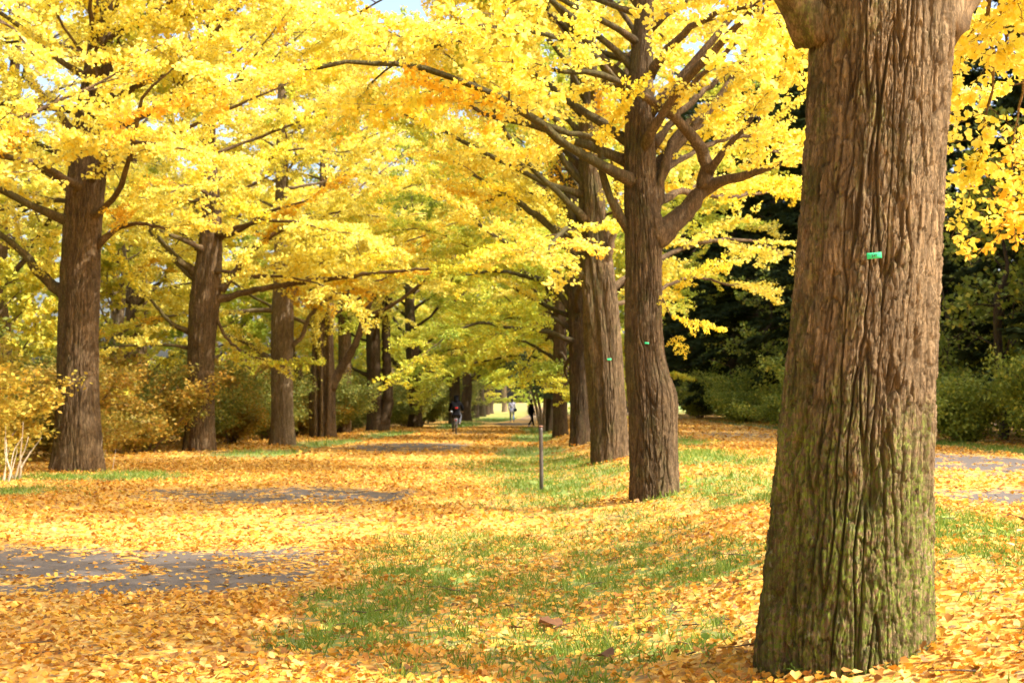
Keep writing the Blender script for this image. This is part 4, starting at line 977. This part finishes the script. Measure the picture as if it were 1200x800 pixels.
# ------------------------------------------------------------------ green number tags nailed to the trunks
M_tag = plain("tag_green", (0.02, 0.50, 0.20), 0.4, 0, 0.05)
M_ink = plain("tag_ink", (0.01, 0.03, 0.02), 0.6)
M_nail = plain("nail_steel", (0.4, 0.4, 0.4), 0.35, 0.9)
def number_tag(px, py, key, wpx, rot, text, label):
    root_t, g, tb, ctr, _ = trees[key]
    d = tb[1]; ppm = FPX / d
    ctr = np.array(ctr); p = at(px, py, d) - tb
    cxn = np.interp(p[2], ctr[:, 2], ctr[:, 0]); rr = np.interp(p[2], ctr[:, 2], ctr[:, 3])
    # cast to the bark surface from the camera side
    tr = [c for c in root_t.children if c.name.split('.')[0] == 'trunk'][0]
    o = Vector((0, 0, CAM_H)) - Vector(tb); dr = Vector(ray(px, py)).normalized()
    V = np.empty(len(tr.data.vertices) * 3, np.float32); tr.data.vertices.foreach_get("co", V); V = V.reshape(-1, 3)
    tt = (V - np.array(o)) @ np.array(dr); dist = np.linalg.norm(V - np.array(o) - tt[:, None] * np.array(dr), axis=1)
    near = dist < max(wpx / ppm * .7, .03); near &= tt < np.median(tt[near])
    hit = np.array(o) + np.array(dr) * (tt[near].min() - 0.004)
    pw = hit + tb
    wd = wpx / ppm; ht = wd * .42
    t = thing("number_tag", label, "tag", pw, 0, "green number tags on the ginkgo trunks")
    ax = math.atan2(hit[0] - cxn, math.sqrt(max(rr*rr - (hit[0]-cxn)**2, 1e-6)))
    t.rotation_euler = (math.pi / 2, -rot, ax * .7)
    V, F, T = box(wd, ht, .002, (0, 0, 0), .0006)
    pl = obj("plate", mesh_np("plate", V, [F, T], M_tag), t)
    V, F, T = tube([(0, ht*.38, .0005), (0, ht*.38, .004)], [wd*.02, wd*.02], 8)
    obj("nail", mesh_np("nail", V, [F, T], M_nail), t)
    if text:
        cu = bpy.data.curves.new("lettering", 'FONT'); cu.body = text; cu.size = ht * .62; cu.align_x = 'CENTER'; cu.align_y = 'CENTER'; cu.extrude = .0003
        cu.offset = ht * .018
        cu.materials.append(M_ink)
        tmp = bpy.data.objects.new("lettering_curve", cu); COL.objects.link(tmp)
        me = bpy.data.meshes.new_from_object(tmp.evaluated_get(bpy.context.evaluated_depsgraph_get()))
        bpy.data.objects.remove(tmp)
        me.name = "lettering"
        obj("lettering", me, t, (0, -ht*.04, .0014))
number_tag(1024.5, 299.5, 'R1', 16, R_(5), "247", "green tag with dark number nailed to the big near trunk")
number_tag(758, 402, 'R2', 5, R_(-4), None, "tiny green tag on the crooked limbed ginkgo")
number_tag(714, 421, 'R3', 5, R_(3), None, "tiny green tag on the dark fluted ginkgo")

# ------------------------------------------------------------------ people and the bicycle
M_skin = plain("skin", (0.55, 0.36, 0.26), 0.5, 0, .05)
M_hair = plain("hair_black", (0.015, 0.012, 0.01), 0.5)
M_jacket = plain("jacket_grey", (0.33, 0.33, 0.40), 0.8, 0, .1)
M_jeans = plain("jeans_blue", (0.10, 0.17, 0.30), 0.85, 0, .15)
M_black = plain("cloth_black", (0.006, 0.006, 0.007), 0.8, 0, .2)
M_dark = plain("cloth_charcoal", (0.012, 0.011, 0.012), 0.8, 0, .2)
M_grey_tr = plain("trousers_grey", (0.06, 0.065, 0.08), 0.8)
for m_ in (M_black, M_dark): m_.node_tree.nodes['Principled BSDF'].inputs['Specular IOR Level'].default_value = 0.05; m_.node_tree.nodes['Principled BSDF'].inputs['Roughness'].default_value = 1.0
M_shoe_w = plain("shoe_white", (0.65, 0.65, 0.65), 0.6)
M_shoe_b = plain("shoe_black", (0.02, 0.02, 0.02), 0.5)
M_red = plain("reflector_red", (0.6, 0.02, 0.01), 0.25)
M_rubber = plain("rubber", (0.012, 0.012, 0.012), 0.8)
M_steel = plain("steel", (0.45, 0.45, 0.46), 0.3, 0.9)
M_frame = plain("bike_paint", (0.03, 0.035, 0.045), 0.3)
def skin_obj(name, chains, mat, parent, sub=2):
    """chains: lists of (x,y,z,r); a chain whose first point repeats an earlier point joins there"""
    V, E, Rr, idx = [], [], [], {}
    for ch in chains:
        prev = None
        for x, y, z, r in ch:
            k = (round(x, 4), round(y, 4), round(z, 4))
            if k not in idx: idx[k] = len(V); V.append((x, y, z)); Rr.append(r)
            i = idx[k]
            if prev is not None and prev != i: E.append((prev, i))
            prev = i
    me = bpy.data.meshes.new(name); me.from_pydata(V, E, []); me.materials.append(mat)
    o = obj(name, me, parent)
    o.modifiers.new("skin", 'SKIN').use_smooth_shade = True
    sk = me.skin_vertices[0].data if me.skin_vertices else None
    for i, r in enumerate(Rr):
        sk[i].radius = (r, r); sk[i].use_root = (i == 0)
    s = o.modifiers.new("sub", 'SUBSURF'); s.levels = sub; s.render_levels = sub
    return o
def hand(wx, wy, wz, dx, dy, dz, side):
    d = np.array([dx, dy, dz], float); d /= np.linalg.norm(d); w_ = np.array([wx, wy, wz])
    palm = w_ + d * .08; ch = [[(*w_, .026), (*palm, .03)]]
    sv = np.cross(d, [1, 0, 0]); sv /= np.linalg.norm(sv)
    for k, ln in enumerate((.065, .075, .07, .055)):
        k0 = palm + sv * (k - 1.5) * .02
        ch.append([(*palm, .03), (*(k0 + d * .03), .010), (*(k0 + d * (.03 + ln * .6) + np.array([-.008*side, 0, 0])), .009), (*(k0 + d * (.03 + ln) + np.array([-.02*side, 0, 0])), .008)])
    ch.append([(*(w_ + d*.0), .026), (*(w_ + d * .03 + sv * -.03), .012), (*(w_ + d * .075 + sv * -.045), .009)])
    return ch
def face(parent, c, f=1):
    """nose, ears and eyes as one small child of the head; f=1 faces +y"""
    x, y, z = c; pts = [tube([(x, y + f*.085, z + .02), (x, y + f*.112, z - .015)], [.008, .014], 6), tube([(x - .025, y + f*.088, z - .05), (x + .025, y + f*.088, z - .05)], [.006, .006], 6)]
    for s in (-1, 1): pts.append(tube([(x + s*.078, y, z - .02), (x + s*.088, y - f*.01, z + .025)], [.012, .016], 6))
    V, F = join(pts); obj("face", mesh_np("face", V, F, M_skin, True), parent)

def walker(label, loc, rz, top, trou, shoe, hairlong, h=1.0):
    t = thing("person", label, "person", loc, rz)
    t.scale = (h, h, h)
    hip, nk = (0, 0, .93), (0, .02, 1.42)
    # left leg forward (+y), right leg trailing
    LL = [(-.09, 0, .90, .085), (-.10, .12, .50, .058), (-.10, .20, .09, .038)]
    RL = [(.09, 0, .90, .085), (.10, .03, .50, .058), (.10, -.22, .13, .038)]
    LA = [(-.18, .01, 1.37, .055), (-.23, -.06, 1.10, .042), (-.22, -.02, .86, .03)]
    RA = [(.18, .01, 1.37, .055), (.23, .04, 1.10, .042), (.22, .14, .88, .03)]
    torso = [(0, 0, .93, .13), (0, 0, 1.10, .12), (0, .01, 1.30, .14), (0, .02, 1.42, .07)]
    head = [(0, .02, 1.42, .07), (0, .03, 1.49, .055), (0, .045, 1.56, .085), (0, .045, 1.64, .078)]
    body = skin_obj("body", [torso, head, [torso[0]] + LL, [torso[0]] + RL, [torso[2]] + LA, [torso[2]] + RA,
                            LL[-1:] + [(-.10, .30, .05, .03)], RL[-1:] + [(.10, -.12, .06, .03)]]
                    + hand(-.22, -.02, .86, .02, .03, -1, -1) + hand(.22, .14, .88, -.02, .1, -1, 1), M_skin, t)
    face(body, (0, .045, 1.58))
    g = lambda ch, k: [(x, y, z, r + k) for x, y, z, r in ch]
    skin_obj("jacket", [g(torso[:3], .025) + [(0, .02, 1.40, .085)], [g(torso, .025)[2]] + g(LA, .017), [g(torso, .025)[2]] + g(RA, .017), [g(torso, .025)[0], (0, 0, .84, .16)]], top, t)
    skin_obj("trousers", [[(0, 0, .95, .135)] + g(LL, .016), [(0, 0, .95, .135)] + g(RL, .016)], trou, t)
    for s, (x, y, z) in ((-1, (-.10, .20, .055)), (1, (.10, -.22, .085))):
        q = skin_obj("shoe", [[(x, y - .05, z, .05), (x, y + .06, z - .01, .048), (x, y + .16, z - .015, .035)]], shoe, t)
    skin_obj("hair", [[(0, .03, 1.585, .10), (0, .02, 1.65, .088)], [(0, .03, 1.585, .10), (0, -.035, 1.50, .075)] + ([(0, -.06, 1.40, .06)] if hairlong else [])], M_hair, t)
    return t
b = on_ground(600, 494.5)
wk = walker("person in grey jacket and blue jeans walking away down the path", b, 0.05, M_jacket, M_jeans, M_shoe_b, True)
t = thing("shoulder_bag", "black shoulder bag at the walker's right hip", "bag", (b[0] + .24, b[1] - .08, b[2]), 0.1)
skin_obj("pouch", [[(-.04, 0, .98, .13), (.0, 0, .86, .15), (.08, .02, .80, .10)]], M_black, t)
obj("strap", tubes_mesh("strap", [(resample([(-.06, -.02, .98), (-.17, -.09, 1.25), (-.36, .0, 1.46), (-.28, .17, 1.30), (-.03, .14, 1.0)], .06), np.full(len(resample([(-.06, -.02, .98), (-.17, -.09, 1.25), (-.36, .0, 1.46), (-.28, .17, 1.30), (-.03, .14, 1.0)], .06)), .014))], 6, M_black), t)
b = on_ground(622.5, 500.5)
walker("person in dark clothes and pale shoes stepping out behind the leaning stems", b, -1.2, M_dark, M_black, M_shoe_w, False, .95)

# bicycle, its rear wheel towards the camera
b = on_ground(534.5, 509)
bk = thing("bicycle", "dark city bicycle ridden down the path, seen from behind", "bicycle", b, 0.03)
def ringpts(c, r, n=32): a = np.linspace(0, 2*math.pi, n + 1); return np.stack([np.full(n+1, c[0]), c[1] + r*np.cos(a), c[2] + r*np.sin(a)], 1)
for yy in (-.52, .55):
    wh = obj("wheel", tubes_mesh("wheel", [(np.array([(-.05, yy, .34), (.05, yy, .34)]), np.array([.03, .03]))], 10, M_steel), bk)
    q = ringpts((0, yy, .34), .32); obj("tyre", tubes_mesh("tyre", [(q, np.full(len(q), .022))], 8, M_rubber, False), wh)
    q = ringpts((0, yy, .34), .295); obj("rim", tubes_mesh("rim", [(q, np.full(len(q), .012))], 6, M_steel, False), wh)
    sp = [(np.array([(0, yy, .34), (0, yy + .29*math.cos(a), .34 + .29*math.sin(a))]), np.array([.002, .002])) for a in np.arange(16) * math.pi / 8]
    obj("spokes", tubes_mesh("spokes", sp, 3, M_steel), wh)
fr = [((0, -.10, .28), (0, -.20, .82)), ((0, -.10, .28), (0, .40, .72)), ((0, -.18, .72), (0, .38, .84)), ((0, .36, .95), (0, .42, .66)), ((.05, -.52, .34), (.02, -.19, .74)), ((-.05, -.52, .34), (-.02, -.19, .74)),
      ((.05, -.52, .34), (.02, -.10, .28)), ((-.05, -.52, .34), (-.02, -.10, .28)), ((.05, .42, .66), (.05, .55, .34)), ((-.05, .42, .66), (-.05, .55, .34)), ((-.05, .42, .66), (.05, .42, .66))]
obj("frame", tubes_mesh("frame", [(np.array(p), np.array([.017, .017])) for p in fr], 8, M_frame), bk)
obj("handlebar", tubes_mesh("handlebar", [(resample([(-.30, .18, 1.02), (-.26, .32, 1.05), (0, .36, .99), (.26, .32, 1.05), (.30, .18, 1.02)], .05),) + (np.full(len(resample([(-.30, .18, 1.02), (-.26, .32, 1.05), (0, .36, .99), (.26, .32, 1.05), (.30, .18, 1.02)], .05)), .014),)], 8, M_steel), bk)
skin_obj("saddle", [[(0, -.32, .88, .085), (0, -.20, .88, .055), (0, -.06, .875, .03)]], M_rubber, bk)
obj("mudguard", tubes_mesh("mudguard", [(ringpts((0, -.52, .34), .36, 40)[4:26], np.full(22, .03))], 6, M_frame), bk)
obj("rack", tubes_mesh("rack", [(np.array(p), np.array([.008, .008])) for p in [((-.06, -.25, .74), (-.06, -.75, .74)), ((.06, -.25, .74), (.06, -.75, .74)), ((-.06, -.75, .74), (.06, -.75, .74)), ((-.06, -.55, .74), (-.05, -.52, .36)), ((.06, -.55, .74), (.05, -.52, .36))]], 6, M_steel), bk)
V, F, T = tube([(0, -.755, .66), (0, -.785, .66)], [.035, .03], 12); obj("rear_reflector", mesh_np("rear_reflector", V, [F, T], M_red), bk)
for s, (py0, pz0) in ((-1, (.04, .14)), (1, (-.24, .42))):
    obj("crank", tubes_mesh("crank", [(np.array([(s*.06, -.10, .28), (s*.08, py0, pz0)]), np.array([.012, .01]))], 6, M_steel), bk)
    V, F, T = box(.10, .08, .025, (s*.14, py0, pz0), .005); obj("pedal", mesh_np("pedal", V, [F, T], M_rubber), bk)
cy = thing("person", "cyclist in black coat with a red reflector on the back, riding away", "person", b, 0.03)
torso = [(0, -.20, .98, .14), (0, -.16, 1.12, .13), (0, -.06, 1.36, .15), (0, -.02, 1.47, .07)]
head = [(0, -.02, 1.47, .07), (0, .0, 1.54, .055), (0, .02, 1.62, .085), (0, .02, 1.70, .078)]
LL = [(-.10, -.18, .95, .09), (-.16, .16, .66, .062), (-.14, .02, .24, .04)]
RL = [(.10, -.18, .95, .09), (.19, .12, .86, .062), (.15, -.28, .50, .04)]
LA = [(-.19, -.06, 1.42, .056), (-.30, .0, 1.16, .044), (-.29, .14, 1.05, .03)]
RA = [(.19, -.06, 1.42, .056), (.30, .0, 1.16, .044), (.29, .14, 1.05, .03)]
body = skin_obj("body", [torso, head, [torso[0]] + LL, [torso[0]] + RL, [torso[2]] + LA, [torso[2]] + RA, LL[-1:] + [(-.14, .12, .19, .032)], RL[-1:] + [(.15, -.18, .46, .032)]]
                + hand(-.29, .14, 1.05, .02, 1, -.1, -1) + hand(.29, .14, 1.05, -.02, 1, -.1, 1), M_skin, cy)
face(body, (0, .02, 1.64))
gk = lambda ch, k: [(x, y, z, r + k) for x, y, z, r in ch]
skin_obj("coat", [gk(torso[:3], .035) + [(0, -.02, 1.46, .095)], [gk(torso, .035)[2]] + gk(LA, .025), [gk(torso, .035)[2]] + gk(RA, .025), [gk(torso, .035)[0], (0, -.26, .82, .20)]], M_black, cy)
skin_obj("trousers", [[(0, -.19, .97, .15)] + gk(LL, .018), [(0, -.19, .97, .15)] + gk(RL, .018)], M_grey_tr, cy)
for x, y, z in ((-.14, .0, .21), (.15, -.30, .47)): skin_obj("shoe", [[(x, y - .05, z, .05), (x, y + .06, z - .01, .05), (x, y + .15, z - .015, .035)]], M_shoe_b, cy)
skin_obj("hood", [[(0, .0, 1.645, .115), (0, -.01, 1.71, .10)], [(0, .0, 1.645, .115), (0, -.06, 1.52, .11), (0, -.07, 1.45, .12)]], M_black, cy)
t = thing("backpack", "black backpack with a red reflector on the cyclist's back", "backpack", (b[0], b[1] - .28, b[2]), .03)
pk = skin_obj("pack", [[(0, 0, 1.02, .12), (0, .02, 1.18, .14), (0, .06, 1.34, .12)]], M_dark, t)
V, F, T = box(.12, .025, .05, (.03, -.135, 1.20), .008); obj("reflector", mesh_np("reflector", V, [F, T], M_red), t)

# ------------------------------------------------------------------ fallen leaves
rng = np.random.RandomState(301)
def in_view(x, y, pad=1.08): return np.abs(x) < (0.4 * y * pad + 0.5)
def ground_normal(x, y):
    e = .05
    n = np.stack([-(ground_z(x+e, y) - ground_z(x-e, y)) / (2*e), -(ground_z(x, y+e) - ground_z(x, y-e)) / (2*e), np.ones_like(x)], 1)
    return n / np.linalg.norm(n, axis=1)[:, None]
def scatter(n, y0, y1, x0, x1, power=1.0):
    y = y0 + (y1 - y0) * rng.uniform(size=n) ** power
    x = rng.uniform(np.maximum(x0, -0.46 * y - 1.5), np.minimum(x1, 0.46 * y + 1.5))
    wgt = (np.minimum(x1, 0.46 * y + 1.5) - np.maximum(x0, -0.46 * y - 1.5))
    return x, y, wgt / wgt.max()
tb = trees['R1'][2]
LP, LN_, LS = [], [], []
for n, y0, y1, sz, lift, thr in ((105000, 4.0, 14.0, 0.051, 0.03, 1.0), (110000, 14, 32, 0.064, 0.03, 1.0), (60000, 32, 75, 0.10, 0.035, 1.0)):
    x, y, wg = scatter(n, y0, y1, -13, 13.5, 0.9)
    lv, g = cover(x, y)
    clump = 0.72 + 0.6 * pnoise(x * 3.1, y * 3.1, 4.4)
    keep = (rng.uniform(size=n) < lv ** 1.6 * np.clip(clump, .3, 1) * (0.35 + 0.65 * wg)) & (np.hypot(x - tb[0], y - tb[1]) > 0.39)
    x, y = x[keep], y[keep]; lv = lv[keep]
    z = ground_z(x, y) + 0.016 + rng.uniform(0, lift, len(x)) * lv
    LP.append(np.stack([x, y, z], 1))
    tilt = np.abs(rng.normal(size=(len(x), 1))) ; nn = ground_normal(x, y) + rng.normal(size=(len(x), 3)) * np.array([.5, .5, 0]) * (.35 + .65 * lv[:, None])
    LN_.append(nn); LS.append(sz * rng.uniform(.6, 1.2, len(x)))
LP = np.vstack(LP); LN_ = np.vstack(LN_); LS = np.concatenate(LS)
# the nearest three hundred in the frame are objects of their own
bottom_y = (CAM_H) / math.tan(math.atan(400 / FPX) - PITCH)
vis = in_view(LP[:, 0], LP[:, 1], 0.96) & (LP[:, 1] > bottom_y * .96)
order = np.where(vis)[0][np.argsort(LP[vis, 1] + rng.uniform(0, .25, vis.sum()))][:300]
mask = np.ones(len(LP), bool); mask[order] = False
A = rng.uniform(0, 6.28, len(LP)); D = np.stack([np.cos(A), np.sin(A), np.zeros(len(LP))], 1)
m1 = mask & (LP[:, 1] < 11); m2 = mask & (LP[:, 1] >= 11)
V, F = leaves_np(LP[m1], D[m1], LS[m1], rng, TPL_FAN * np.array([1, 1, 1.6]), FAC_FAN, Nrm=LN_[m1])
V2, F2 = leaves_np(LP[m2], D[m2], LS[m2], rng, TPL_KITE * np.array([1, 1, 1.6]), FAC_KITE, Nrm=LN_[m2])
tag(obj("leaf_litter", mesh_np("leaf_litter", np.vstack([V, V2]), [F, F2 + len(V)], M_fallen)), "golden fallen ginkgo leaves carpeting path and grass", "leaves", kind='stuff')
def fan_leaf(seed, mat, curl=1.0, size=1.0):
    r = np.random.RandomState(seed); V = [(0, 0, 0)]; n = 8
    for ring, rad in ((1, .55), (2, 1.0)):
        for k in range(n + 1):
            a = (k / n - .5) * 2.1; q = rad * (1 - (.16 * math.exp(-((k - n/2) / .7) ** 2) if ring == 2 else 0)) * (1 + r.normal() * .03)
            V.append((math.sin(a) * q * .72, math.cos(a) * q * .85, curl * (.16 * (abs(a) / 1.05) ** 2 * rad + .10 * rad * math.sin(a * 3 + seed) + .1 * (rad == 1.0) * r.normal() * .4)))
    F3 = [(0, k + 2, k + 1) for k in range(n)]
    F4 = [(1 + k, 2 + k, n + 3 + k, n + 2 + k) for k in range(n)]
    V = np.array(V) * size
    s = np.array([(0, 0, 0), (.02, -.35, .05), (-.03, -.7, .02)]) * size
    tv, tf, tt = tube(s, np.array([.022, .02, .018]) * size, 3)
    o = len(V); return mesh_np("fallen_leaf", np.vstack([V, tv]), [np.array(F4), np.array(F3), tf + o, tt + o], mat, True)
LM = [fan_leaf(s, M_fallen, c) for s, c in ((1, 1), (2, 1.5), (3, .6), (4, -1.0), (5, 1.2), (6, .3))]
for i, k in enumerate(order):
    o = obj("fallen_leaf", LM[i % 6], ground)
    nn = Vector(LN_[k]).normalized(); q = nn.to_track_quat('Z', 'Y') @ Matrix.Rotation(A[k], 3, 'Z').to_quaternion()
    o.rotation_mode = 'QUATERNION'; o.rotation_quaternion = q
    s = LS[k] * 0.82; o.scale = (s, s, s); o.location = Vector(LP[k]) + Vector((0, 0, .006))
rt = np.random.RandomState(900); tw_ = []
x, y, _ = scatter(260, 4.5, 22, -8, 9)
for xx, yy in zip(x, y):
    a = rt.uniform(0, 6.28); ln_ = rt.uniform(.08, .35)
    q = wander((xx, yy, float(ground_z(xx, yy)) + .035), (math.cos(a), math.sin(a), 0), ln_, .08, rt, .15); q[:, 2] = np.clip(q[:, 2], float(ground_z(xx, yy)) + .02, float(ground_z(xx, yy)) + .06)
    tw_.append((q, np.linspace(.005, .002, len(q))))
tag(obj("fallen_twigs", tubes_mesh("fallen_twigs", tw_, 4, M_twig)), "thin brown twigs strewn among the fallen leaves", "twigs", kind='stuff')
# large brown dry leaves
M_BL = []
for i, (x, y, sz, rz, lab) in enumerate([(655, 740, .16, .6, "large curled brown leaf in the foreground grass"), (612, 742, .10, 2.4, "small brown leaf left of the large curled one"), (602, 717, .09, 1.0, "brown leaf farther back than the large curled one"), (700, 775, .11, 4.0, "dull brown leaf at the bottom centre right")]):
    b = on_ground(x, y)
    o = tag(obj("dry_leaf", fan_leaf(20 + i, M_brown_leaf, 1.1), None, (b[0], b[1], b[2] + .035)), lab, "leaf", "brown dry leaves in the grass")
    o.scale = (sz, sz * 1.2, sz); o.rotation_euler = (.2, .15, rz)

# ------------------------------------------------------------------ grass
GP, GD, GSZ = [], [], []
for n, y0, y1, hh in ((330000, 4, 15, .068), (220000, 15, 34, .095), (80000, 34, 110, .15)):
    x, y, wg = scatter(n, y0, y1, -12, 12, .9)
    lv, g = cover(x, y)
    tuft = pnoise(x * 4, y * 4, 9.1)
    keep = (rng.uniform(size=n) < np.clip(g * 1.1 + .02, 0, 1) * np.clip(.5 + tuft * 1.6, 0.04, 1)) & (on_paths(x, y) < .4) & (np.hypot(x - tb[0], y - tb[1]) > .45)
    x, y = x[keep], y[keep]
    GP.append(np.stack([x, y, ground_z(x, y) - .005], 1))
    d = rng.normal(size=(len(x), 3)) * .55; d[:, 2] = 1; GD.append(d); GSZ.append(hh * rng.uniform(.5, 1.3, len(x)))
GP, GD, GSZ = np.vstack(GP), np.vstack(GD), np.concatenate(GSZ)
TPL_BLADE = np.array([(-.06, 0, 0), (.06, 0, 0), (.04, .6, .08), (0, 1, .28)])
V, F = leaves_np(GP, GD, GSZ, rng, TPL_BLADE, np.array([(0, 1, 2, 3)]))
tag(obj("grass", mesh_np("grass", V, F, M_grass)), "short green grass showing between the fallen leaves", "grass", kind='stuff')

# ------------------------------------------------------------------ small weeds
M_stem = plain("weed_stem", (0.22, 0.30, 0.06), .6)
def weed_leaf_mesh(mat):
    V = np.array([(0, 0, 0), (-.28, .3, .07), (-.34, .55, .08), (-.16, .85, .03), (0, 1.05, -.06), (.16, .85, .03), (.34, .55, .08), (.28, .3, .07), (0, .35, 0), (0, .7, .0)])
    F = np.array([(0, 8, 2, 1), (8, 9, 3, 2), (0, 7, 6, 8), (8, 6, 5, 9)]); T = np.array([(9, 4, 3), (9, 5, 4)])
    return mesh_np("leaf", V, [F, T], mat, True)
WL, WP = weed_leaf_mesh(M_weed), weed_leaf_mesh(M_pale_leaf)
def weed(px, py, h, nl, ls, label, seed, me=None):
    b = on_ground(px, py); r = np.random.RandomState(seed)
    t = thing("weed_plant", label, "plant", b, 0, "small weeds among the fallen leaves")
    q = wander((0, 0, -.02), (r.normal()*.1, r.normal()*.1, 1), h, h / 5, r, .06)
    obj("stem", tubes_mesh("stem", [(q, np.linspace(.004, .002, len(q)))], 5, M_stem), t)
    for k in range(nl):
        o = obj("leaf", me or WL, t); a = k * 2.4 + r.uniform(0, .6); p = q[min(len(q) - 1, 2 + k * (len(q) - 2) // nl)]
        o.location = tuple(p); s = ls * r.uniform(.7, 1.15); o.scale = (s, s, s); o.rotation_euler = (r.uniform(.1, .7), 0, a)
for i, a in enumerate([(832, 775, .13, 6, .075, "bright green broad leafed weed left of the near trunk's foot"), (872, 690, .10, 5, .06, "green weed in the leaves left of the near trunk"), (958, 786, .10, 7, .075, "low seedling with rounded leaves at the near trunk's foot"), (935, 796, .08, 6, .065, "small seedling at the near trunk's left foot by the bottom edge"),
        (1184, 640, .16, 5, .06, "green weed at the right border beneath the pale leaf"), (470, 655, .08, 5, .06, "small weed in the grass strip beside the path"), (806, 572, .14, 7, .09, "dark leafed weed at the foot of the crooked limbed ginkgo"), (868, 640, .09, 5, .05, "weed halfway between the two nearest trunks"), (640, 562, .12, 7, .09, "lighter weed clump next to the metal post")]):
    weed(*a, 400 + i)
weed(1189, 652, .24, 3, .075, "dry stalk holding up a pale cream leaf at the right border", 420, WP)

# ------------------------------------------------------------------ the largest hanging leaves of the near tree
GLF = fan_leaf(40, M_leaf_gold, .7); GLF.name = "leaf"
rng2 = np.random.RandomState(77); cnt = 0
bpy.context.view_layer.update()
near_sprays = sorted([c for c in trees['R1'][0].children if c.name.startswith("leafy_branch")], key=lambda c: (c.matrix_world.translation - cam.location).length)
for sp_ in near_sprays:
    p = sp_.matrix_world @ Vector((.8, 0, 0)); x, y = p.x / max(p.y, .1) * FPX + 600, 470 - (p.z - CAM_H) / max(p.y, .1) * FPX
    if p.y < 3 or not (-50 < x < 1250 and -150 < y < 500): continue
    for k in range(14):
        o = obj("leaf", GLF, sp_); o.location = (rng2.uniform(.3, 1.6), rng2.normal() * .22, rng2.normal() * .06 - .03)
        o.rotation_euler = (rng2.uniform(-2.4, -.9), rng2.normal() * .4, rng2.uniform(0, 6.28)); s = .07 * rng2.uniform(.8, 1.2); o.scale = (s, s, s)
    cnt += 14
    if cnt > 240: break
